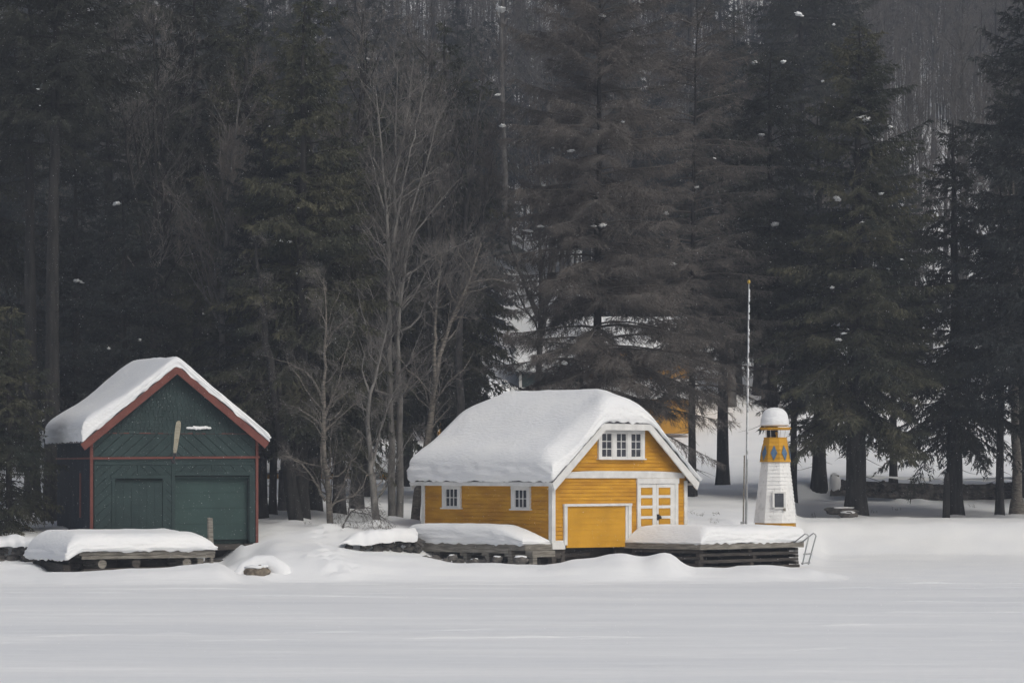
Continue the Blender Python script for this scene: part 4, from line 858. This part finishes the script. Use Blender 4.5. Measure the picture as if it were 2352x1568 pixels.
# front trees (picture column, distance, size)
T = [
 ('spruce', 1965, 147, 1.06, .3, 'largest olive spruce with clumps of snow, right of the lighthouse', 1.0),
 ('dark', 1882, 160, .98, 1.2, 'dark spruce with thick trunk standing behind the lighthouse', 1.0),
 ('hemlock', 2192, 150, .95, 2.0, 'broad dark hemlock sweeping low before the long stone wall', 1.0),
 ('thin', 2296, 149, .95, 4.0, 'slim dark spruce between the hemlock and the pale trunk at right', 1.05),
 ('highhem', 1775, 152, .95, .7, 'high crowned hemlock between flagpole and lighthouse', 1.0),
 ('highhem', 2052, 160, .62, 2.7, 'short high crowned hemlock between the largest spruce and the broad hemlock', 1.0),
 ('highhem', 2345, 158, 1.0, 4.4, 'high crowned hemlock behind the pale trunk at the right edge', 1.0),
 ('highhem', 1660, 166, .95, 5.4, 'high crowned hemlock behind the bare larch left of the flagpole', 1.0),
 ('dark', 1385, 216, .7, 1.4, 'small dark spruce uphill behind the largest larch', 1.0),
 ('dark', 1560, 217, .75, 2.4, 'small dark spruce uphill right of the cottage gable', 1.0),
 ('hemlock', 1630, 219, .7, 3.4, 'small hemlock uphill behind the second larch', 1.0),
 ('dark', 2385, 146, 1.35, 5.1, 'dense dark spruce cut off by the right edge of the view', 1.0),
 ('thin', 1822, 156, .9, 2.2, 'slim leaning spruce close behind the lighthouse', 1.0),
 ('larch', 1372, 141, 1.0, .6, 'largest bare brown larch rising behind the yellow boathouse roof', 1.0),
 ('larchthin', 1590, 150, .86, 2.6, 'second bare brown larch, between yellow cottage and flagpole', 1.05),
 ('dark', 1480, 207, .9, 3.1, 'dark spruce directly behind the tall yellow cottage', 1.0),
 ('dark', 1690, 203, 1.05, 4.4, 'tall dark spruce behind the top of the flagpole', 1.1),
 ('olive', 690, 127, 1.0, .9, 'thick trunked olive hemlock between the two boathouses', 1.06),
 ('olive', 778, 131, .80, 2.4, 'olive hemlock standing behind the birch between the boathouses', 1.05),
 ('olive', 718, 134, 1.05, 4.2, 'tall olive hemlock behind the thick trunk between the boathouses', 1.1),
 ('olive', 560, 138, 1.0, 1.0, 'olive hemlock with drooping tips behind the right slope of the green boathouse', 1.12),
 ('thin', 626, 131, .85, 3.0, 'slim leaning dark trunk just right of the green boathouse', 1.0),
 ('dark', 600, 129, .75, 5.0, 'dark spruce close to the right wall of the green boathouse', 1.1),
 ('olive', 1030, 152, 1.05, 5.5, 'olive topped hemlock behind the tall many-stemmed tree', 1.1),
 ('thin', 1097, 158, 1.0, 1.5, 'slim dark spruce rising just left of the boathouse ridge', 1.0),
 ('pine', 120, 128, .98, .4, 'tallest black pine trunk at the left', 1.0),
 ('pine', 74, 134, .92, 2.0, 'second tall pine trunk near the left edge', 1.0),
 ('pine', 455, 142, .85, 3.3, 'tall pine above the ridge of the green boathouse', 1.05),
 ('pine', 245, 152, .95, 5.0, 'pale tall pine trunk between the left pines and the green boathouse roof', 1.0),
 ('dark', 285, 131, .72, .8, 'compact dark spruce directly behind the green boathouse roof', 1.0),
 ('cedar', 20, 120.5, 1.0, 1.1, 'olive cedar drooping at the left edge beside the green boathouse', 1.0),
 ('cedar', -60, 121.5, 1.2, 3.1, 'cedar outside the left edge of the view', 1.0),
 ('dark', 175, 139, .85, 2.8, 'dark spruce between the tall pines and the green boathouse', 1.0),
 ('hemlock', 380, 148, 1.05, 1.9, 'hemlock hill tree above the snowy ridge of the green boathouse', 1.0),
 ('hemlock', -40, 140, 1.0, 3.9, 'hemlock at the far left edge behind the cedar', 1.1),
 ('dark', 1085, 204, .9, 5.9, 'dark spruce right of the slim spruce above the boathouse ridge', 1.0),
 ('hemlock', 2500, 156, 1.1, .2, 'hemlock beyond the right edge of the view', 1.0),
 ('dark', 2330, 204, .9, .7, 'dark spruce behind the pale trunk at the right edge', 1.0),
 ('spruce', 2060, 204, .8, 4.9, 'olive spruce behind the gap between the big spruce and the hemlock', .9),
 ('olive', 840, 150, 1.0, .3, 'olive hemlock behind the pale stems left of the boathouse', 1.1),
 ('olive', 505, 160, 1.05, 2.9, 'olive hemlock uphill behind the tall pine over the green boathouse', 1.1),
 ('hemlock', 930, 165, 1.1, 4.7, 'dark hemlock deep behind the many-stemmed tree', 1.1)]
for k, px, Y, s, r, lab, szz in T: place(k, px, Y, s, r, lab, None, szz)
# woods behind: conifers and bare trees, individually placed
rr = random.Random(2024)
def gap(px, Y, kind):
    if 1100 < px < 1345 and Y < 235: return True
    if 1340 < px < 1640 and Y < 212: return True
    if 985 < px < 1165 and Y < 200: return True
    if 2050 < px < 2290 and Y < 300 and kind == 'c': return True
    if 540 < px < 1030 and Y < 182: return True
    return False
MARK = [(110, 'the left pines'), (400, 'the green boathouse'), (750, 'the pale birch'), (1000, 'the many-stemmed tree'), (1270, 'the yellow ridge'), (1520, 'the yellow gable'), (1780, 'the lighthouse'), (2020, 'the largest spruce'), (2300, 'the pale trunk')]
def where(px):
    mp_, mn = min(MARK, key=lambda q: abs(q[0]-px)); dd = px-mp_
    return ('right above ' if abs(dd) < 45 else ('just left above ' if dd < 0 else 'just right above ') if abs(dd) < 110 else ('far left above ' if dd < 0 else 'far right above '))+mn
for px0 in range(-260, 2640, 88):
    for ri, Y0 in enumerate((164, 182, 203, 226, 250, 280)):
        px = px0+rr.uniform(-40, 40); Y = Y0+rr.uniform(-7, 7)
        if px > 1950 and rr.random() < .45: continue
        if (Y0 < 190 and rr.random() < .5) or (px > 1000 and Y < 198): continue
        if gap(px, Y, 'c') or (px > 1000 and Y0 < 210 and rr.random() < .4): continue
        k = rr.choice(('dark', 'hemlock', 'hemlock', 'olive', 'dark', 'pine'))
        place(k, px, Y, rr.uniform(.75, 1.08), rr.uniform(0, 6.28), {'dark': 'dark spruce', 'hemlock': 'dark green hemlock', 'olive': 'olive green hemlock', 'pine': 'tall thin pine'}[k]+' '+('at the foot of the wood', 'low in the wood', 'in the third tree row', 'half way up the wood', 'high in the wood', 'near the wood top')[ri]+' '+where(px), 'evergreens in the hillside wood', rr.uniform(.95, 1.15))
for px0 in range(-260, 2640, 80):
    for ri, Y0 in enumerate((190, 212, 238, 262, 290)):
        px = px0+rr.uniform(-34, 34); Y = Y0+rr.uniform(-10, 10)
        if gap(px, Y, 'b') or (px > 1000 and Y < 198) or (px < 1900 and rr.random() < .3): continue
        k = rr.choice(('bareA', 'bareB', 'bareC')); place(k, px, Y, rr.uniform(.8, 1.15), rr.uniform(0, 6.28), 'leafless %s tree %s %s' % ({'bareA': 'grey', 'bareB': 'brown-twigged', 'bareC': 'dark-barked'}[k], ('low in the wood', 'in the third tree row', 'half way up the wood', 'high in the wood', 'near the wood top')[ri], where(px)), 'leafless trees in the hillside wood')
# the far wood higher up, one mass of stems and twigs nobody could count
rng = np.random.default_rng(55); N = 6200; Yw = 232+rng.random(N)*222; pxw = rng.uniform(-420, 2770, N)
pxw[-1400:] = rng.uniform(1850, 2770, 1400); Yw[-1400:] = rng.uniform(296, 440, 1400)
ok = ~((pxw > 2040) & (pxw < 2300) & (Yw < 300)) & ~((pxw > 1080) & (pxw < 1360) & (Yw < 250)); Yw = Yw[ok]; pxw = pxw[ok]; N = len(Yw); Xw = (pxw-CX)*Yw/F; Zw = terrain(Xw, Yw)
Hw = rng.uniform(9, 17, N); K = 4; tk = np.linspace(0, 1, K); lean_ = rng.normal(size=(N, 2))*.06
Pw = np.stack([Xw[:, None]+lean_[:, :1]*Hw[:, None]*tk, Yw[:, None]+lean_[:, 1:]*Hw[:, None]*tk, Zw[:, None]-.5+Hw[:, None]*tk], -1)
A = Acc(); V, Q = tubes(Pw, rng.uniform(.04, .12, N)[:, None]*(1.05-tk*.85), 3); A.add(V, Q, 0)
per = 150; ti = np.repeat(np.arange(N), per); t = rng.uniform(.12, 1, len(ti))**.8
O = np.stack([Xw[ti]+lean_[ti, 0]*Hw[ti]*t, Yw[ti]+lean_[ti, 1]*Hw[ti]*t, Zw[ti]-.5+Hw[ti]*t], 1); sp = rng.random(len(ti))*(1.9*np.sin(np.pi*np.clip(t, 0, 1))**.6+.2); aa = rng.random(len(ti))*6.283
O[:, 0] += np.cos(aa)*sp; O[:, 1] += np.sin(aa)*sp; O[:, 2] += sp*.5
D = np.stack([np.cos(aa)*.6, np.sin(aa)*.6, rng.uniform(-.2, .8, len(ti))], 1)+rng.normal(size=(len(ti), 3))*.35; D *= rng.uniform(.4, 1.2, len(ti))[:, None]
br = (vnoise(Xw*.06, Yw*.05, 7) > 0)[ti]
V, Fc = ribbons(O, D, rng.uniform(.03, .09, len(ti)), rng); Fb = Fc[br]; Fa = Fc[~br]
n0 = A.n; A.add(V, Fa, 1); A.F.append((Fb+n0, 2)); A.mesh('far_woods', [BARKD, TWIGF, TWIGB], None)['kind'] = 'stuff'
bpy.data.objects['far_woods']['label'] = 'mass of bare grey and brown trees covering the upper hillside'; bpy.data.objects['far_woods']['category'] = 'woods'
# hero bare trees
bare('pale barked birch between the boathouses with an upright crown', (765, 1228), [([(765, 1228), (752, 1170), (748, 1060), (742, 950), (746, 850), (748, 760), (752, 700), (742, 640)], .15, .02),
  ([(747, 1150), (715, 1090), (690, 1060), (650, 1045)], .06, .015), ([(744, 985), (720, 960), (680, 935), (640, 925)], .055, .01), ([(744, 925), (725, 880), (700, 850), (655, 830), (620, 820)], .06, .01),
  ([(746, 960), (770, 900), (785, 850), (800, 790), (815, 760)], .05, .01), ([(746, 800), (765, 760), (800, 730), (830, 700)], .04, .01), ([(746, 990), (790, 950), (830, 915)], .04, .01), ([(749, 745), (730, 700), (700, 680)], .03, .008)], 122.5, 101, BARKB, TWIG, 'birch_tree', n1=34, c2=5, c3=5, c4=3, tw=.009, len1=.26, t0=.12, up=.12, wob=.3)
bare('dark leaning trunk rising left past the green boathouse eave', (682, 1212), [([(682, 1212), (672, 1130), (655, 1050), (640, 960), (625, 880), (612, 790), (603, 700), (594, 620), (588, 550)], .34, .05)], 125, 102, BARKD, TWIG, 'leaning_tree', n1=24, c2=5, c3=4, c4=3, len1=.16, t0=.25, up=.05, spread=1.2)
bare('forked grey tree leaning left between the birch and the twin stems', (868, 1216), [([(868, 1216), (862, 1150), (853, 1090), (848, 1030), (842, 960), (848, 900), (865, 860), (880, 790), (892, 740)], .19, .02),
  ([(852, 1080), (872, 1000), (880, 960), (905, 900), (925, 860)], .07, .01), ([(862, 1160), (868, 1140), (885, 1125), (905, 1070), (930, 1020), (950, 990)], .06, .01), ([(848, 900), (830, 850), (838, 800)], .05, .01)], 124, 103, BARKH, TWIG, 'bare_tree', n1=30, c2=5, c3=5, c4=3, tw=.009, len1=.25, t0=.2, up=.12, wob=.3)
bare('tall many-stemmed grey tree left of the yellow boathouse', (900, 1202), [([(900, 1202), (898, 1050), (896, 850), (892, 650), (886, 450), (872, 300), (862, 200)], .19, .02), ([(917, 1202), (921, 1000), (914, 850), (908, 650), (903, 450), (905, 300), (912, 145)], .17, .02),
  ([(912, 900), (916, 700), (918, 585), (946, 475), (982, 365), (1003, 268)], .10, .012), ([(918, 700), (935, 560), (980, 500), (1030, 440), (1060, 410)], .08, .01), ([(903, 560), (930, 400), (955, 300), (985, 150)], .07, .01), ([(888, 500), (865, 420), (845, 330)], .06, .01), ([(925, 640), (990, 590), (1060, 560), (1100, 540)], .055, .01), ([(905, 420), (940, 250), (950, 120)], .06, .01)], 129, 104, BARKH, TWIG, 'bare_tree', n1=22, c2=6, c3=6, c4=3, tw=.009, len1=.24, t0=.25, up=.3, spread=.75, wob=.28)
bare('pale birch leaning right along the left end of the yellow boathouse', (952, 1205), [([(952, 1205), (958, 1130), (970, 1060), (985, 990), (998, 920), (1002, 860), (1012, 800), (1030, 750), (1052, 700), (1080, 640), (1105, 560)], .21, .03),
  ([(1000, 880), (998, 790), (1000, 730), (1008, 640), (1015, 580)], .10, .015), ([(1010, 800), (1060, 700), (1090, 620), (1095, 540)], .06, .01), ([(985, 990), (1010, 960), (1040, 925)], .035, .008), ([(1002, 740), (990, 700), (970, 690)], .05, .01), ([(1075, 650), (1130, 640), (1180, 650)], .05, .01)], 126.5, 105, BARKB, TWIG, 'birch_tree', n1=22, c2=6, c3=6, c4=3, tw=.009, len1=.28, t0=.25, up=.15, wob=.3)
bare('small crooked shrub arching right at the foot of the birch', (783, 1230), [([(783, 1230), (790, 1200), (803, 1180), (818, 1165), (835, 1160)], .07, .02), ([(818, 1165), (850, 1165), (880, 1190), (905, 1215)], .025, .008), ([(808, 1175), (850, 1180), (870, 1205)], .02, .006), ([(800, 1185), (803, 1120), (808, 1080)], .025, .008), ([(820, 1163), (790, 1150), (770, 1160)], .02, .006)], 121.5, 106, BARKG, TWIG, 'bare_shrub', n1=60, c2=4, c3=4, c4=3, len1=.35, t0=.2, up=-.05, droop=.2)
bare('pale mottled trunk near the right edge of the view', (2336, 1158), [([(2336, 1158), (2334, 1050), (2332, 900), (2330, 700), (2326, 500), (2322, 300)], .28, .04), ([(2331, 800), (2350, 650), (2360, 500)], .09, .02)], 151, 107, BARKB, TWIG, 'bare_tree', n1=12, c2=6, c3=5, c4=4, len1=.2, t0=.4)
bare('pale grey trunk with snow high above the many-stemmed tree', (1160, 560), [([(1160, 560), (1158, 400), (1152, 250), (1150, 120), (1152, 20), (1158, -80)], .30, .12), ([(1150, 60), (1135, 10), (1120, -40)], .09, .03), ([(1151, 70), (1170, 30), (1200, -30)], .09, .03)], 214, 108, BARKG, TWIG, 'bare_tree', n1=12, c2=6, c3=5, c4=4, len1=.2, t0=.4)
# thin dark stump beside the hemlock trunk
m = MB(); q = G(2173, 147.5); m.tube([(0, 0, -.3), (0, 0, .4), (.02, 0, 1.6), (.03, 0, 2.2)], [.2, .17, .15, .1], 9); st_ = m.build('dead_trunk', BARKD); st_.location = q; tag(st_, 'thin dark dead trunk leaning against the broad hemlock at right', 'dead trunk')
for k, (px, Y, s_, kd, lab) in enumerate([(345, 138, 1.15, 'bareC', 'dark leafless tree over the left slope of the green boathouse'), (520, 133, 1.1, 'bareB', 'brown leafless tree above the right eave of the green boathouse'), (655, 136, 1.15, 'bareB', 'brown leafless tree behind the leaning dark trunk'), (820, 138, 1.15, 'bareC', 'dark leafless tree just behind the forked tree'), (985, 142, 1.1, 'bareC', 'dark leafless tree between twin stems and right leaning birch'), (1060, 146, 1.2, 'bareB', 'brown leafless tree over the left end of the yellow roof'),
  (1230, 150, 1.1, 'bareB', 'brown leafless tree over the middle of the yellow roof'), (1290, 240, 1.1, 'bareA', 'grey leafless tree high behind the teal cabin'), (1440, 206, 1.1, 'bareB', 'brown leafless tree behind the gable peak of the yellow boathouse'), (1680, 199, 1.2, 'bareB', 'brown leafless tree just left of the flagpole top'), (1760, 201, 1.1, 'bareA', 'grey leafless tree right of the flagpole top'), (2110, 216, 1.0, 'bareA', 'grey leafless tree in the bright gap right of the largest spruce'), (2215, 222, 1.1, 'bareC', 'dark leafless tree in the bright gap above the broad hemlock'), (2270, 205, 1.15, 'bareB', 'brown leafless tree above the slim right spruce')]):
    place(kd, px, Y, s_, k*1.7, lab)
# snow clumps caught on boughs, parts of the tree they lie in
CL = [(268, 467, 1.3), (178, 646, 1.4), (445, 657, 1.0), (540, 492, .8), (543, 596, 1.1), (620, 541, .7), (630, 545, .6), (645, 552, .9), (665, 555, .7), (608, 637, .8), (606, 654, .7), (464, 720, .9), (578, 815, 2.0), (1384, 36, 1.0), (1311, 347, 1.3), (1384, 517, 1.7), (1365, 519, .7), (1155, 289, 1.2), (1170, 288, .8), (1020, 474, .6), (1150, 22, 2.2), (1143, 218, .9), (1670, 635, 1.3), (1915, 57, .9), (1786, 247, 1.2), (1988, 272, 1.9), (1749, 310, 1.5), (2045, 291, .8), (1707, 371, .7), (2068, 416, 1.7), (1922, 456, 1.5), (2023, 445, 1.0), (1691, 501, 1.3), (1979, 512, 1.1), (1780, 515, 1.6), (1822, 577, 1.8), (1823, 560, 1.1), (1912, 660, 1.1), (1925, 780, 1.3), (1937, 766, 1.0), (2068, 787, 1.2), (2040, 618, 1.0), (1800, 143, 1.6), (1735, 145, 1.8), (1834, 33, 1.0), (1890, 187, .8), (1540, 605, 1.2), (1500, 830, 1.1), (1430, 280, .9), (1530, 490, 1.1), (2251, 423, 1.0), (1296, 833, 1.6), (1270, 340, .7), (1650, 545, .8), (1600, 430, .8), (320, 780, .8), (250, 800, .6), (1240, 520, 1.3), (1215, 530, 1.0), (1190, 545, .9), (1180, 560, .8)]
rr = random.Random(9); CMESH = []
for k in range(5):
    m = MB(); m.lump((0, 0, 0), (.27, .2, .14), k*3+1, .5, 9, 2.4)
    if k % 2: m.lump((.30, .02, -.07), (.19, .13, .07), k+9, .45, 7, 2.2)
    CMESH.append(m)
CDATA = {}
def clump(px, py, s, tr_):
    r, tp, Y, bz, H_, R__, z0_ = tr_
    z = zpx(py, Y); f = min(max((z-bz-z0_)/(H_-z0_), 0), .97); rad = R__*((1-f)**.75)*.78; xo = (px-tp)*Y/F; yo = -math.sqrt(max(rad*rad-xo*xo, .25))*.68; yy = Y+yo
    w_ = P(px, py, yy); k = rr.randrange(5)
    if k not in CDATA: o = CMESH[k].build('snow_clump', SNOW, None, True); CDATA[k] = o.data
    else: o = bpy.data.objects.new('snow_clump', CDATA[k]); sc.collection.objects.link(o)
    o.parent = r; M = Matrix.LocRotScale(Vector(r.location), r.rotation_euler, Vector(r.scale)); o.matrix_parent_inverse = M.inverted()
    o.location = w_; s_ = s*.47*rr.uniform(.8, 1.1); o.scale = (s_*rr.uniform(.8, 1.35), s_, s_*rr.uniform(.6, 1.1)); o.rotation_euler = (0, rr.uniform(-.3, .3), rr.uniform(0, 6.28))
near = [t for t in TREES[:len(T)] if t[0].name.split('.')[0] != 'cedar_tree']
def best(px, py):
    c = []
    for t in near:
        z = zpx(py, t[2]); f = (z-t[3]-t[6])/(t[4]-t[6])
        if f > .99 or f < -.05: continue
        rad = t[5]*((1-max(f, 0))**.75+.1)*F/t[2]; dpx = abs(px-t[1])/rad
        c.append((dpx+(t[2]-125)*.006+(9 if dpx > 1 else 0), t))
    return min(c, key=lambda q: q[0])[1] if c else None
for px, py, s in CL:
    t = best(px, py)
    if t: clump(px, py, s, t)
for k in range(70):
    t = rr.choice(near); f = rr.random()**1.3; z = t[3]+t[6]+f*(t[4]-t[6]); rad = t[5]*(1-f)**.75; px = t[1]+rr.uniform(-.8, .8)*rad*F/t[2]; py = HY-(z-EYE)*F/t[2]
    if 0 < px < 2352 and py < 1000: clump(px, py, rr.uniform(.22, .55), t)

# ------------------------------------------------------------------ haze of falling snow
hm = bpy.data.materials.new('snow_haze'); hm.use_nodes = True; hn = hm.node_tree; hn.nodes.clear(); pv = hn.nodes.new('ShaderNodeVolumePrincipled'); ho = hn.nodes.new('ShaderNodeOutputMaterial')
pv.inputs['Color'].default_value = (.76, .84, 1, 1); pv.inputs['Density'].default_value = .0007; hn.links.new(pv.outputs[0], ho.inputs['Volume'])
m = MB(); m.box(-345, 345, -215, 480, -1.2, 135); hz_ = m.build('haze', hm); hz_['kind'] = 'stuff'; hz_['label'] = 'pale haze of falling snow in the air'; hz_['category'] = 'haze'

# dry stalks and dropped twigs poking out of the snow
rng = np.random.default_rng(91); A = Acc()
for px, Y, n_, h_ in [(1668, 126, 9, .35), (1700, 127.5, 6, .3), (1640, 128, 8, .25), (1610, 131, 6, .25), (1590, 134, 5, .3), (1650, 132, 5, .3), (1865, 150, 3, .4), (2010, 152, 4, .25), (2060, 153, 4, .3), (840, 123, 8, .3), (880, 122, 9, .35), (705, 124, 5, .3), (1630, 125, 5, .25), (2230, 155, 5, .3), (1745, 131, 5, .35), (1770, 140, 4, .3)]:
    for q in range(n_):
        g0 = G(px+rng.uniform(-12, 12), Y+rng.uniform(-.4, .4)); O = np.array([[g0.x, g0.y, g0.z-.05]]); D = np.array([[rng.normal()*.25, rng.normal()*.2, rng.uniform(.3, 1)]])*h_; V, Fc = ribbons(O, D, np.array([.022]), rng); A.add(V, Fc, 0)
        for e in range(3): V, Fc = ribbons(O+D*rng.uniform(.3, .9), np.array([[rng.normal(), rng.normal(), rng.uniform(0, 1)]])*h_*.3, np.array([.014]), rng); A.add(V, Fc, 0)
ds = A.mesh('dry_stalks', [TWIG], None); ds['kind'] = 'stuff'; ds['label'] = 'dry stalks and dropped twigs sticking out of the snow on the bank'; ds['category'] = 'stalks'
# falling snow : real flakes in the air
N = 130000; C_ = np.stack([rng.uniform(-34, 34, N), rng.uniform(45, 124, N), rng.uniform(.3, 34, N)], 1)
T4 = np.array([[1, 1, 1], [-1, -1, 1], [-1, 1, -1], [1, -1, -1]])/1.7; r4 = rng.uniform(.0025, .0065, N)
V = C_[:, None, :]+T4[None]*r4[:, None, None]*rng.uniform(.7, 1.4, (N, 1, 3)); b4 = (np.arange(N)*4)[:, None]
fs = mk('falling_snow', V.reshape(-1, 3), [(np.concatenate([b4+np.array([q]) for q in ([0, 1, 2], [0, 3, 1], [0, 2, 3], [1, 3, 2])]), 0)], [SNOW]); fs['kind'] = 'stuff'; fs['label'] = 'small snowflakes falling in the air over the lake'; fs['category'] = 'snowflakes'
